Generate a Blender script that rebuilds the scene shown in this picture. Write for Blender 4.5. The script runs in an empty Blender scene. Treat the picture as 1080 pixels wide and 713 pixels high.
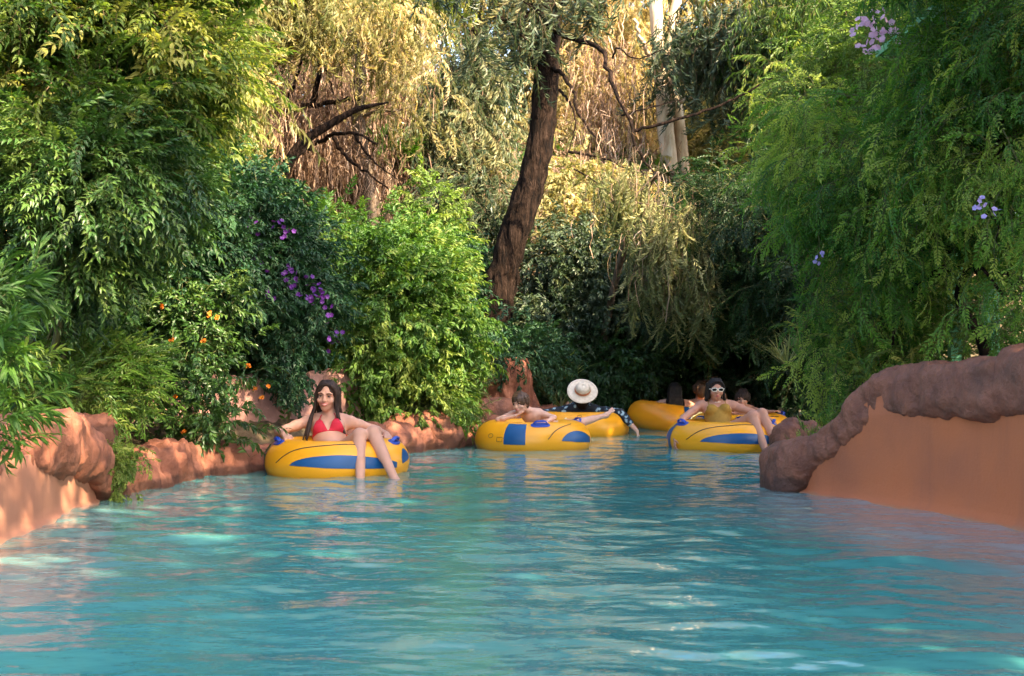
import bpy, math, random
import numpy as np
from mathutils import Vector, Matrix, noise as mnoise

SC = bpy.context.scene
COL = SC.collection
F, CAMH, HOR = 1500.0, 1.03, 367.0
R_ = np.radians


def P(px, py, d):
    """Point seen at photo pixel (px, py), d metres in front of the camera."""
    return np.array([(px - 540.0) / F * d, d, CAMH + (HOR - py) / F * d])


def tag(o, label=None, cat=None, group=None, kind=None):
    if label: o['label'] = label
    if cat: o['category'] = cat
    if group: o['group'] = group
    if kind: o['kind'] = kind
    return o


def link(o, parent=None):
    COL.objects.link(o)
    if parent is not None: o.parent = parent
    return o


def empty(name, loc=(0, 0, 0), rot=(0, 0, 0)):
    o = bpy.data.objects.new(name, None)
    o.location = loc
    o.rotation_euler = rot
    o.empty_display_size = 0.1
    return link(o)


def unit(v):
    v = np.asarray(v, float)
    return v / (np.linalg.norm(v, axis=-1, keepdims=True) + 1e-12)


def raw_mesh(name, V, faces, smooth=True, mats=(), matidx=None, tint=None):
    """Mesh from numpy arrays; faces (m,3) or (m,4)."""
    me = bpy.data.meshes.new(name)
    V = np.asarray(V, np.float32)
    faces = np.asarray(faces, np.int32)
    k = faces.shape[1]
    me.vertices.add(len(V)); me.vertices.foreach_set('co', V.ravel())
    me.loops.add(faces.size); me.loops.foreach_set('vertex_index', faces.ravel())
    me.polygons.add(len(faces)); me.polygons.foreach_set('loop_start', np.arange(len(faces), dtype=np.int32) * k)
    for m in mats: me.materials.append(m)
    if matidx is not None: me.polygons.foreach_set('material_index', np.asarray(matidx, np.int32))
    me.polygons.foreach_set('use_smooth', np.full(len(faces), bool(smooth)))
    if tint is not None:
        a = me.attributes.new('tint', 'FLOAT', 'POINT')
        a.data.foreach_set('value', np.asarray(tint, np.float32))
    me.update(calc_edges=True)
    return me


def mesh_obj(name, V, faces, mats, parent=None, smooth=True, matidx=None, tint=None):
    if not isinstance(mats, (list, tuple)): mats = [mats]
    return link(bpy.data.objects.new(name, raw_mesh(name, V, faces, smooth, mats, matidx, tint)), parent)


class MB:
    """Collects quads (triangles repeat a corner) into one mesh."""
    def __init__(s): s.v, s.f, s.n = [], [], 0
    def add(s, V, Fc):
        V = np.asarray(V, float); Fc = np.asarray(Fc, int)
        s.v.append(V); s.f.append(Fc + s.n); s.n += len(V)
    def grid(s, G, closed_u=False, closed_v=False, flip=False):
        G = np.asarray(G, float); nu, nv = G.shape[:2]
        iu = np.arange(nu if closed_u else nu - 1); iv = np.arange(nv if closed_v else nv - 1)
        a, b = np.meshgrid(iu, iv, indexing='ij'); a2, b2 = (a + 1) % nu, (b + 1) % nv
        q = np.stack([a * nv + b, a2 * nv + b, a2 * nv + b2, a * nv + b2], -1).reshape(-1, 4)
        if flip: q = q[:, ::-1]
        s.add(G.reshape(-1, 3), q)
    def tube(s, pts, rad, n=8, rough=0.0, seed=0, caps=True):
        pts = np.asarray(pts, float); m = len(pts)
        rad = np.broadcast_to(np.asarray(rad, float), (m,))
        t = unit(np.gradient(pts, axis=0))
        ref = np.array([0.31, 0.17, 0.93]) if abs(t[0][2]) < .8 else np.array([.95, .2, .1])
        a = np.linspace(0, 2 * math.pi, n, endpoint=False)
        rg = np.random.default_rng(seed)
        G = np.zeros((m, n, 3))
        lump = rg.normal(0, 1, (m, n)); x = unit(np.cross(ref, t[0]))
        for i in range(m):
            x = unit(x - t[i] * (x @ t[i])); y = np.cross(t[i], x)
            rr = rad[i] * (1 + rough * lump[i])
            G[i] = pts[i] + np.outer(np.cos(a) * rr, x) + np.outer(np.sin(a) * rr, y)
        s.grid(G, closed_v=True, flip=True)
        if caps:
            for i, sg in ((0, 1), (m - 1, -1)):
                base = G[i]; c = pts[i]
                V = np.vstack([base, c]); fc = [[j, (j + 1) % n, n, n] for j in range(n)]
                fc = np.array(fc)
                if sg < 0: fc = fc[:, [1, 0, 2, 3]]
                s.add(V, fc)
    def box(s, c, size, R=None):
        c = np.asarray(c, float); h = np.asarray(size, float) / 2
        V = np.array([[x, y, z] for x in (-1, 1) for y in (-1, 1) for z in (-1, 1)]) * h
        if R is not None: V = V @ np.asarray(R).T
        s.add(V + c, [[0, 1, 3, 2], [4, 6, 7, 5], [0, 4, 5, 1], [2, 3, 7, 6], [0, 2, 6, 4], [1, 5, 7, 3]])
    def obj(s, name, mats, parent=None, smooth=True):
        V = np.vstack(s.v); Fc = np.vstack(s.f)
        me = bpy.data.meshes.new(name)
        fl = [tuple(q) if q[2] != q[3] else tuple(q[:3]) for q in Fc.tolist()]
        me.from_pydata(V.tolist(), [], fl)
        for m in (mats if isinstance(mats, (list, tuple)) else [mats]): me.materials.append(m)
        me.polygons.foreach_set('use_smooth', np.full(len(me.polygons), bool(smooth)))
        me.update()
        return link(bpy.data.objects.new(name, me), parent)


def spline(pts, n):
    """Catmull-Rom resample of a polyline (any dimension)."""
    p = np.asarray(pts, float)
    p = np.vstack([2 * p[0] - p[1], p, 2 * p[-1] - p[-2]])
    m = len(p) - 3
    t = np.linspace(0, m - 1e-6, n); i = t.astype(int); u = (t - i)[:, None]
    a, b, c, d = p[i], p[i + 1], p[i + 2], p[i + 3]
    return .5 * (2 * b + (c - a) * u + (2 * a - 5 * b + 4 * c - d) * u ** 2 + (3 * b - a - 3 * c + d) * u ** 3)


def fbm(V, scale, octv=3, seed=0.0):
    V = np.asarray(V, float); out = np.empty(len(V)); s = Vector((seed * 7.3, seed * 3.1, seed * 5.7))
    for i, v in enumerate(V):
        out[i] = mnoise.fractal(Vector(v) * scale + s, 0.6, 2.1, octv)
    return out


# ------------------------------------------------------------------ materials
def new_mat(name):
    m = bpy.data.materials.new(name); m.use_nodes = True
    nt = m.node_tree; nt.nodes.clear()
    out = nt.nodes.new('ShaderNodeOutputMaterial')
    return m, nt, out


def N(nt, kind, **kw):
    n = nt.nodes.new(kind)
    for k, v in kw.items():
        if k.startswith('_'): setattr(n, k[1:], v)
        else: n.inputs[k.replace('__', ' ')].default_value = v
    return n


def ramp(nt, fac, stops):
    r = nt.nodes.new('ShaderNodeValToRGB')
    e = r.color_ramp.elements
    while len(e) < len(stops): e.new(0.5)
    for el, (p, c) in zip(e, stops):
        el.position = p; el.color = (*c, 1)
    nt.links.new(fac, r.inputs[0])
    return r


def mixrgb(nt, fac, a, b, mode='MIX'):
    n = nt.nodes.new('ShaderNodeMix'); n.data_type = 'RGBA'; n.blend_type = mode
    if hasattr(fac, 'links') or hasattr(fac, 'is_linked'): nt.links.new(fac, n.inputs[0])
    else: n.inputs[0].default_value = fac
    for v, k in ((a, 6), (b, 7)):
        if hasattr(v, 'is_linked'): nt.links.new(v, n.inputs[k])
        else: n.inputs[k].default_value = (*v, 1)
    return n.outputs[2]


def leaf_mat(name, stops, trans=0.35, rough=0.5, spec=0.35, tcol=(1.5, 1.55, .55)):
    m, nt, out = new_mat(name)
    at = N(nt, 'ShaderNodeAttribute', _attribute_name='tint')
    r = ramp(nt, at.outputs['Fac'], stops)
    p = N(nt, 'ShaderNodeBsdfPrincipled', Roughness=rough)
    p.inputs['Specular IOR Level'].default_value = spec
    nt.links.new(r.outputs[0], p.inputs['Base Color'])
    t = nt.nodes.new('ShaderNodeBsdfTranslucent')
    nt.links.new(mixrgb(nt, 1.0, r.outputs[0], tcol, 'MULTIPLY'), t.inputs[0])
    mx = N(nt, 'ShaderNodeMixShader', Fac=trans)
    nt.links.new(p.outputs[0], mx.inputs[1]); nt.links.new(t.outputs[0], mx.inputs[2])
    nt.links.new(mx.outputs[0], out.inputs[0])
    return m


def noise_mat(name, stops, scale=6., detail=6., rough=.85, bump=.4, bscale=None, bdist=.02, spec=.3, stretch=None, extra=None, drips=None, wet=None):
    """Diffuse material whose colour follows an object-space noise, with bump."""
    m, nt, out = new_mat(name)
    tc = nt.nodes.new('ShaderNodeTexCoord'); vec = tc.outputs['Object']
    if stretch:
        mp = N(nt, 'ShaderNodeMapping', Scale=stretch); nt.links.new(vec, mp.inputs[0]); vec = mp.outputs[0]
    n1 = N(nt, 'ShaderNodeTexNoise', Scale=scale, Detail=detail, Roughness=.62)
    nt.links.new(vec, n1.inputs['Vector'])
    r = ramp(nt, n1.outputs['Fac'], stops); colr = r.outputs[0]
    if extra:   # second, larger stain layer: (scale, lo, hi, colour)
        n3 = N(nt, 'ShaderNodeTexNoise', Scale=extra[0], Detail=5.)
        nt.links.new(vec, n3.inputs['Vector'])
        mr = N(nt, 'ShaderNodeMapRange'); mr.inputs[1].default_value = extra[1]; mr.inputs[2].default_value = extra[2]
        nt.links.new(n3.outputs['Fac'], mr.inputs[0])
        colr = mixrgb(nt, mr.outputs[0], colr, extra[3])
    if drips:   # long vertical run-off stains: (strength, colour)
        mp = N(nt, 'ShaderNodeMapping', Scale=(5., 5., .55)); nt.links.new(tc.outputs['Object'], mp.inputs[0])
        n4 = N(nt, 'ShaderNodeTexNoise', Scale=1.6, Detail=6., Roughness=.6); nt.links.new(mp.outputs[0], n4.inputs['Vector'])
        mr = N(nt, 'ShaderNodeMapRange'); mr.inputs[1].default_value = .52; mr.inputs[2].default_value = .75; mr.inputs[4].default_value = drips[0]
        nt.links.new(n4.outputs['Fac'], mr.inputs[0]); colr = mixrgb(nt, mr.outputs[0], colr, drips[1])
    if wet:     # tide line left by the water: (height, ragged, colour)
        sx = nt.nodes.new('ShaderNodeSeparateXYZ'); nt.links.new(tc.outputs['Object'], sx.inputs[0])
        n5 = N(nt, 'ShaderNodeTexNoise', Scale=7., Detail=5.); nt.links.new(tc.outputs['Object'], n5.inputs['Vector'])
        ad = N(nt, 'ShaderNodeMath', _operation='MULTIPLY_ADD'); nt.links.new(n5.outputs['Fac'], ad.inputs[0]); ad.inputs[1].default_value = -wet[1]; nt.links.new(sx.outputs[2], ad.inputs[2])
        mr = N(nt, 'ShaderNodeMapRange'); mr.inputs[1].default_value = wet[0]; mr.inputs[2].default_value = wet[0] - .025; mr.inputs[3].default_value = 0.; mr.inputs[4].default_value = .75
        nt.links.new(ad.outputs[0], mr.inputs[0]); colr = mixrgb(nt, mr.outputs[0], colr, wet[2])
    p = N(nt, 'ShaderNodeBsdfPrincipled', Roughness=rough)
    p.inputs['Specular IOR Level'].default_value = spec
    nt.links.new(colr, p.inputs['Base Color'])
    n2 = N(nt, 'ShaderNodeTexNoise', Scale=bscale or scale * 3, Detail=8., Roughness=.65)
    nt.links.new(vec, n2.inputs['Vector'])
    b = N(nt, 'ShaderNodeBump', Strength=bump, Distance=bdist)
    nt.links.new(n2.outputs['Fac'], b.inputs['Height']); nt.links.new(b.outputs[0], p.inputs['Normal'])
    nt.links.new(p.outputs[0], out.inputs[0])
    return m


def plain_mat(name, col, rough=.5, spec=.4, sss=0., var=.12, scale=20., bump=.0):
    """Near-uniform colour with a little mottling."""
    m, nt, out = new_mat(name)
    tc = nt.nodes.new('ShaderNodeTexCoord')
    n1 = N(nt, 'ShaderNodeTexNoise', Scale=scale, Detail=4.); nt.links.new(tc.outputs['Object'], n1.inputs['Vector'])
    c = np.array(col)
    r = ramp(nt, n1.outputs['Fac'], [(.3, tuple(c * (1 - var))), (.7, tuple(np.minimum(c * (1 + var), 1)))])
    p = N(nt, 'ShaderNodeBsdfPrincipled', Roughness=rough)
    p.inputs['Specular IOR Level'].default_value = spec
    nt.links.new(r.outputs[0], p.inputs['Base Color'])
    if sss:
        p.inputs['Subsurface Weight'].default_value = sss
        p.inputs['Subsurface Radius'].default_value = (.02, .008, .004)
        p.inputs['Subsurface Scale'].default_value = .5
    if bump:
        b = N(nt, 'ShaderNodeBump', Strength=bump, Distance=.01)
        nt.links.new(n1.outputs['Fac'], b.inputs['Height']); nt.links.new(b.outputs[0], p.inputs['Normal'])
    nt.links.new(p.outputs[0], out.inputs[0])
    return m
# ------------------------------------------------------------------ foliage
RG = np.random.default_rng(11)


def leaf_geo(L, W, fold=.25, droop=.15, fine=False):
    if fine == 'mid':
        V = np.array([[0, 0, 0], [W / 2, .34 * L, fold * W], [.40 * W, .68 * L, fold * W * .8 - .3 * droop * L], [0, L, -droop * L], [-.40 * W, .68 * L, fold * W * .8 - .3 * droop * L], [-W / 2, .34 * L, fold * W], [0, .5 * L, 0]])
        return V, np.array([[0, 1, 6], [1, 2, 6], [2, 3, 6], [3, 4, 6], [4, 5, 6], [5, 0, 6]])
    if not fine:
        V = np.array([[0, 0, 0], [W / 2, .42 * L, fold * W], [0, L, -droop * L], [-W / 2, .42 * L, fold * W]])
        return V, np.array([[0, 1, 2], [0, 2, 3]])
    V = np.array([[0, 0, 0], [W * .4, .25 * L, fold * W * .8], [W * .5, .55 * L, fold * W - droop * L * .3], [0, L, -droop * L],
                  [-W * .5, .55 * L, fold * W - droop * L * .3], [-W * .4, .25 * L, fold * W * .8], [0, .4 * L, 0]])
    return V, np.array([[0, 1, 6], [1, 2, 6], [2, 3, 6], [3, 4, 6], [4, 5, 6], [5, 0, 6]])


def frames(d, rng, upw=1.0):
    """Rotation matrices (n,3,3) whose y column is d and whose z column is about up."""
    d = unit(d); n = len(d)
    up = np.array([0, 0, upw]) + rng.normal(0, .35, (n, 3))
    x = unit(np.cross(d, up)); z = np.cross(x, d)
    return np.stack([x, d, z], -1)


class Tmpl:
    """A leafy shoot: vertices, triangles, per-vertex leaf tint offset, per-face material (0 leaf, 1 twig)."""
    def __init__(s): s.v, s.f, s.t, s.m, s.n = [], [], [], [], 0
    def add(s, V, Fc, t, m=0):
        s.v.append(V); s.f.append(np.asarray(Fc) + s.n); s.t.append(np.full(len(V), t)); s.m.append(np.full(len(Fc), m)); s.n += len(V)
    def done(s):
        s.v = np.vstack(s.v); s.f = np.vstack(s.f); s.t = np.concatenate(s.t); s.m = np.concatenate(s.m); return s
    def stem(s, pts, r):
        pts = np.asarray(pts); k = len(pts)
        o = np.array([[1, 0, 0], [-.5, 0, .87], [-.5, 0, -.87]]) * r
        V = (pts[:, None] + o[None] * np.linspace(1, .4, k)[:, None, None]).reshape(-1, 3)
        fc = []
        for i in range(k - 1):
            for j in range(3):
                a, b = i * 3 + j, i * 3 + (j + 1) % 3
                fc += [[a, b, b + 3], [a, b + 3, a + 3]]
        s.add(V, fc, 0, 1)


def shoot(rng, Ls, n, L, W, ang=50, droop=.2, leafdroop=.2, spiral=137.5, fold=.25, fine=False, start=.15, hang=0.0, stem_r=.003, jit=.25, whorl=False):
    """Stem along +y bending down by droop, leaves spread by ang degrees; hang mixes leaf direction with straight down."""
    T = Tmpl()
    ts = np.linspace(0, 1, 5)
    curve = lambda t: np.array([.04 * Ls * math.sin(3 * t), Ls * t * (1 - .25 * droop * t), -droop * Ls * t * t])
    T.stem([curve(t) for t in ts], stem_r)
    ph = rng.uniform(0, 360)
    for i in range(n):
        t = start + (1 - start) * (i + .5) / n
        if whorl: t = start + (1 - start) * (1 - (1 - t) ** 2.0)
        p = curve(min(t, 1)); tg = unit(curve(min(t + .03, 1.03)) - curve(t - .03))
        a = R_(ph + i * spiral + rng.normal(0, 15))
        x = unit(np.cross(tg, [0, 0, 1.0])); z = np.cross(x, tg)
        side = x * math.cos(a) + z * math.sin(a) * .75
        b = R_(ang * (1 - .45 * t) + rng.normal(0, 10))
        d = tg * math.cos(b) + side * math.sin(b)
        d = unit(d * (1 - hang) + np.array([0, 0, -1.]) * hang + rng.normal(0, .1, 3))
        s = rng.uniform(1 - jit, 1 + jit) * (1 - .25 * abs(t - .5))
        V, Fc = leaf_geo(L * s, W * s, fold, leafdroop * rng.uniform(.5, 1.5), fine)
        upv = np.array([0, 0, 1.]) + rng.normal(0, .3, 3)
        lx = unit(np.cross(d, upv)); lz = np.cross(lx, d)
        T.add(V @ np.stack([lx, d, lz]) + p, Fc, rng.uniform(-1, 1))
    return T.done()


def frond(rng, Ls, pairs, L, W, droop=.35, ldroop=.2, T=None, R=None, p0=None, fine=False, stem_r=.0025):
    own = T is None
    if own: T = Tmpl()
    R = np.eye(3) if R is None else R; p0 = np.zeros(3) if p0 is None else p0
    curve = lambda t: np.array([0, Ls * t * (1 - .2 * droop * t), -droop * Ls * t * t])
    T.stem(np.array([curve(t) for t in np.linspace(0, 1, 4)]) @ R.T + p0, stem_r)
    c = rng.uniform(-1, 1)
    for i in range(pairs):
        t = .2 + .78 * i / (pairs - 1)
        for sgn in (-1, 1):
            p = curve(t); b = R_(62 - 25 * t + rng.normal(0, 7))
            d = unit([sgn * math.sin(b), math.cos(b), -.15 - .3 * droop * t + rng.normal(0, .1)])
            s = (1 - .4 * abs(t - .45)) * rng.uniform(.85, 1.15)
            V, Fc = leaf_geo(L * s, W * s, .2, ldroop, fine)
            lx = unit(np.cross(d, [0, 0, 1.])); lz = np.cross(lx, d)
            T.add((V @ np.stack([lx, d, lz]) + p) @ R.T + p0, Fc, c * .7 + rng.uniform(-.3, .3))
    V, Fc = leaf_geo(L, W, .2, ldroop + .2, fine)
    T.add((V + curve(1.)) @ R.T + p0, Fc, c)
    return T.done() if own else T


def feather(rng, Ls, nf, fl, pairs, L, W, droop=.5, fdroop=.4):
    """A shoot bearing several pinnate fronds."""
    T = Tmpl()
    curve = lambda t: np.array([.05 * Ls * math.sin(4 * t), Ls * t * (1 - .25 * droop * t), -droop * Ls * t * t])
    T.stem([curve(t) for t in np.linspace(0, 1, 5)], .004)
    for i in range(nf):
        t = .15 + .85 * (i + .5) / nf
        sg = 1 if i % 2 else -1
        b = R_(55 - 35 * t + rng.normal(0, 10))
        d = unit([sg * math.sin(b), math.cos(b), -.2 * t - droop * .6 * t + rng.normal(0, .2)])
        if i == nf - 1: d = unit(curve(1.) - curve(.9))
        Rm = frames(d[None], rng)[0]
        frond(rng, fl * rng.uniform(.8, 1.15), pairs, L, W, fdroop * rng.uniform(.6, 1.4), .2, T, Rm, curve(t))
    return T.done()


def strap(rng, n, L, W, spread=.7, droop=.6, seg=5):
    """Rosette of strap leaves growing up +z from the origin."""
    T = Tmpl()
    for i in range(n):
        a = rng.uniform(0, 6.283); out = np.array([math.cos(a), math.sin(a), 0]); s = rng.uniform(.6, 1.1)
        sp = spread * rng.uniform(.4, 1.3); dr = droop * rng.uniform(.3, 1.5)
        side = np.array([-out[1], out[0], 0])
        V, fc = [], []
        for k in range(seg + 1):
            t = k / seg
            c = out * (sp * L * s * t) + np.array([0, 0, L * s * (t - dr * t * t)])
            w = W * s * (.5 + 1.6 * t - 2.05 * t * t) if k < seg else .001
            V += [c - side * w / 2, c + side * w / 2 + np.array([0, 0, .1 * w])]
        for k in range(seg):
            fc += [[2 * k, 2 * k + 1, 2 * k + 3], [2 * k, 2 * k + 3, 2 * k + 2]]
        T.add(np.array(V), fc, rng.uniform(-1, 1))
    return T.done()


def foliage(name, sets, mats, parent=None, tvar=.16):
    """sets: list of (templates, pos, R, scale, tint) -> one mesh object."""
    Vs, Fs, Ts, Ms, n = [], [], [], [], 0
    rng = np.random.default_rng(len(name) * 13 + len(sets[0][1]))
    for tm, pos, R, sc, tint in sets:
        k = rng.integers(0, len(tm), len(pos))
        for j, t in enumerate(tm):
            ix = np.nonzero(k == j)[0]
            if not len(ix): continue
            V = np.einsum('nij,vj->nvi', R[ix] * sc[ix][:, None, None], t.v) + pos[ix][:, None]
            nv = len(t.v)
            Fc = t.f[None] + (np.arange(len(ix)) * nv)[:, None, None] + n
            Vs.append(V.reshape(-1, 3)); Fs.append(Fc.reshape(-1, 3))
            Ts.append((tint[ix][:, None] + t.t[None] * tvar).ravel()); Ms.append(np.tile(t.m, len(ix)))
            n += nv * len(ix)
    V = np.vstack(Vs).astype(np.float32)
    return mesh_obj(name, V, np.vstack(Fs), mats, parent, False, np.concatenate(Ms), np.clip(np.concatenate(Ts), 0, 1))


def LB(px, py, d, rx, ry, rd):
    """A crown lobe given by its outline in the photo and its depth, in metres."""
    return (P(px, py, d), np.array([rx / F * d, rd, ry / F * d]))


def lobe_points(rng, lobes, n, shell=.45, low=.35, bump=.16):
    C = np.array([l[0] for l in lobes]); Rr = np.array([l[1] for l in lobes])
    w = (Rr[:, 0] * Rr[:, 2] + Rr[:, 0] * Rr[:, 1] + Rr[:, 1] * Rr[:, 2]); w = w / w.sum()
    out, nr = [], []
    got = 0
    while got < n:
        m = n * 2
        k = rng.choice(len(lobes), m, p=w)
        d = unit(rng.normal(0, 1, (m, 3)))
        keep = (d[:, 2] > -.45) | (rng.random(m) < low)
        k, d = k[keep], d[keep]
        r = 1 - shell * rng.random(len(k)) ** 1.4 + bump * np.sin(d[:, 0] * 5 + k * 1.7) * np.sin(d[:, 2] * 6 + k) + rng.normal(0, .05, len(k))
        p = C[k] + d * Rr[k] * r[:, None]
        q = np.sqrt((((p[:, None] - C[None]) / Rr[None]) ** 2).sum(-1))
        q[np.arange(len(k)), k] = 9
        ok = q.min(1) > 1 - shell * 1.1
        p, d, k = p[ok], d[ok], k[ok]
        out.append(p); nr.append(unit(d / Rr[k])); got += len(p)
    return np.vstack(out)[:n], np.vstack(nr)[:n]


def crown_sets(seed, lobes, tm, clumps, per, cr, scale=(.8, 1.2), mix=(.8, .35, .5), tint=(.2, .8), shell=.45, low=.35, upw=1.0, cut=None, gap=-.22, gfreq=1.9):
    rng = np.random.default_rng(seed)
    p, nr = lobe_points(rng, lobes, clumps, shell, low)
    gn = np.array([mnoise.noise(Vector(q * gfreq) + Vector((seed * 1.7, 3., 8.))) for q in p])
    k = gn > gap; p, nr = p[k], nr[k]   # open gaps between the sprays
    if cut is not None:
        k = cut(p); p, nr = p[k], nr[k]
    clumps = len(p)
    tc = tint[0] + (tint[1] - tint[0]) * np.clip(.5 + .30 * rng.normal(0, 1, clumps) + .25 * np.sin(p[:, 0] * 4.1 + p[:, 2] * 3.3 + seed), 0, 1)
    p = np.repeat(p, per, 0); nr = np.repeat(nr, per, 0); tc = np.repeat(tc, per)
    pos = p + rng.normal(0, cr, p.shape)
    d = nr * mix[0] + np.array([0, 0, mix[1]]) + rng.normal(0, mix[2], p.shape)
    return (tm, pos, frames(d, rng, upw), rng.uniform(*scale, len(p)), tc + rng.normal(0, .06, len(p)))


def wob(a, b, n, amp, rng, sag=0.):
    """Wandering polyline from a to b."""
    t = np.linspace(0, 1, n)[:, None]
    w = rng.normal(0, amp, (n, 3)); w[0] = 0; w[-1] = 0
    p = np.asarray(a) * (1 - t) + np.asarray(b) * t + w
    p[:, 2] -= sag * np.sin(t[:, 0] * math.pi)
    return p


def limbs(mb, base, lobes, rng, r0, n=7):
    base = np.asarray(base, float)
    for c, rad in lobes:
        mb.tube(spline(wob(base, c, 5, .06 * np.linalg.norm(c - base), rng), 3 * n), np.linspace(r0, r0 * .3, 3 * n), 6, .06)
        for k in range(3):
            e = c + unit(rng.normal(0, 1, 3)) * rad * .8
            s = base + (c - base) * rng.uniform(.5, .95)
            mb.tube(spline(wob(s, e, 4, .05 * np.linalg.norm(e - s), rng), 8), np.linspace(r0 * .4, r0 * .1, 8), 5)


def shrub(name, label, cat, lobes, tm, mats, clumps, per, cr, seed, base=None, stem='stem', crown='foliage', r0=.02, group=None, extra=None, **kw):
    rng = np.random.default_rng(seed + 500)
    if base is None:
        c = np.mean([l[0] for l in lobes], 0); base = np.array([c[0], c[1] + .1, ground_z(c[0], c[1] + .1) - .05])
    root = empty(name, base)
    tag(root, label, cat, group)
    off = np.asarray(base, float)
    lb = [(c - off, r) for c, r in lobes]
    sets = [crown_sets(seed, lb, tm, clumps, per, cr, **kw)]
    if extra: sets += extra(off)
    foliage(crown, sets, mats, root)
    mb = MB(); limbs(mb, (0, 0, 0), lb, rng, r0)
    mb.obj(stem, mats[1], root)
    return root


def blossom(rng, n, spread, pet, L, W, cup=.5):
    """A cluster of n small flowers, local coordinates."""
    V, Fs, k0 = [], [], 0
    for i in range(n):
        c = rng.normal(0, spread, 3); ax = unit(rng.normal(0, .7, 3) + np.array([0, -.8, .5]))
        Rm = frames(ax[None], rng)[0]
        for j in range(pet):
            a = 6.283 * j / pet
            d = np.array([math.cos(a), cup, math.sin(a)]); d = unit(d)
            s = unit(np.cross(d, [0, 1, 0]))
            q = np.array([[0, 0, 0], d * L * .6 + s * W / 2, d * L + np.array([0, -.2 * L, 0]), d * L * .6 - s * W / 2])
            V.append(q @ Rm.T + c); Fs += [[k0, k0 + 1, k0 + 2], [k0, k0 + 2, k0 + 3]]; k0 += 4
    return np.vstack(V), np.array(Fs)


def flowers(root, spots, mat, seed, n=5, spread=.03, pet=5, L=.03, W=.025, single=False):
    rng = np.random.default_rng(seed)
    off = np.array(root.location)
    for q in spots:
        for c in (rng.normal(0, spread, (n, 3)) if single else [np.zeros(3)]):
            V, Fc = blossom(rng, 1 if single else n, 0 if single else spread, pet, L, W)
            mesh_obj('flower', V + (np.asarray(q) - off) + c, Fc, mat, root, False)
# ------------------------------------------------------------------ setting
LEFT = np.array([(-12, -4.2), (2, -3.3), (5, -2.85), (7.6, -2.74), (9.6, -2.8), (11.2, -2.6), (12.07, -2.17), (13.8, -1.3), (15.3, -.41), (16.8, .25), (18.6, .7), (20.5, 1.9), (22.5, 3.6), (25, 7.5), (27, 16)])
RIGHT = np.array([(-12, 4.4), (4, 3.6), (6, 3.3), (8.13, 2.93), (9.2, 2.55), (10.1, 2.1), (10.7, 2.05), (11.3, 2.9), (13, 3.6), (16, 4.1), (18.5, 5.0), (20, 8.), (21, 16)])
XL = lambda y: np.interp(y, LEFT[:, 0], LEFT[:, 1])
XR = lambda y: np.interp(y, RIGHT[:, 0], RIGHT[:, 1])


def sstep(a, b, x):
    t = np.clip((x - a) / (b - a), 0, 1); return t * t * (3 - 2 * t)


def height(x, y):
    x = np.asarray(x, float); y = np.asarray(y, float)
    el, er = XL(y) - x, x - XR(y)
    zl = -1.3 + 1.45 * sstep(.12, .3, el) + .45 * sstep(.35, 1.3, el) + .2 * np.clip(el - 1, 0, 14) * sstep(9, 14, y) + .16 * np.clip(y - 19, 0, 22)
    hr = np.interp(y, [8.4, 10.2, 10.8, 12, 17, 22], [.85, .3, .12, .25, .3, .6])
    zr = -1.3 + (1.3 + hr) * sstep(.12, .32, er) + .16 * np.clip(er - .8, 0, 12)
    yy = np.clip((y - 26.5) / 3, 0, 1)
    z = np.maximum(np.maximum(zl, zr), -1.3)
    z = z * (1 - yy) + np.maximum(z, 1.6 + .12 * np.clip(y - 27, 0, 25)) * yy
    z = z + np.where(z > 0, .05 * np.sin(x * 2.3 + y) + .05 * np.sin(y * 3.1 - x * 1.3), 0)
    return np.minimum(z, 6.5)


def ground_z(x, y): return float(height(x, y))


M = {}
M['ground'] = noise_mat('leaf litter soil', [(.3, (.045, .03, .018)), (.5, (.10, .07, .04)), (.7, (.17, .12, .07))], 9, 8, .95, .7, 30, .04)
M['rock'] = noise_mat('sculpted red concrete', [(.3, (.13, .042, .025)), (.48, (.24, .085, .048)), (.62, (.34, .13, .075)), (.78, (.46, .22, .14))], 3.2, 9, .75, .8, 14, .035, .35,
                      extra=(5., .55, .72, (.12, .045, .03)), wet=(.03, .10, (.07, .028, .018)))
M['rock_dark'] = noise_mat('weathered brown concrete', [(.3, (.12, .040, .024)), (.5, (.21, .075, .042)), (.7, (.30, .118, .068))], 4.2, 12, .6, .9, 20, .03, .4,
                           extra=(4., .5, .72, (.085, .035, .024)), wet=(.03, .12, (.055, .024, .016)))
M['plaster'] = noise_mat('terracotta plaster', [(.3, (.40, .116, .043)), (.7, (.46, .140, .054))], 1.6, 10, .8, .5, 40, .008, .3, extra=(1.6, .45, .75, (.31, .10, .048)), drips=(.35, (.25, .085, .045)), wet=(-.012, .05, (.30, .16, .09)))
M['plaster_pale'] = noise_mat('faded pink plaster', [(.3, (.36, .145, .085)), (.7, (.44, .19, .115))], 1.6, 8, .8, .25, 60, .006, .3, extra=(1.1, .5, .8, (.33, .15, .10)), drips=(.4, (.28, .12, .08)), wet=(-.012, .05, (.32, .2, .14)))
M['pink_wall'] = noise_mat('pink rough render', [(.3, (.30, .15, .125)), (.7, (.46, .25, .21))], 2.2, 9, .9, .7, 12, .03, .2)
M['pool'] = noise_mat('pale blue pool paint', [(.3, (.30, .55, .58)), (.7, (.38, .62, .63))], 1.2, 4, .7, .1)
M['bark_dark'] = noise_mat('dark fissured bark', [(.36, (.004, .003, .003)), (.5, (.016, .009, .006)), (.68, (.046, .028, .021))], 9, 10, .95, 1., 14, .09, .1, (2.2, 2.2, .5))
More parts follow.
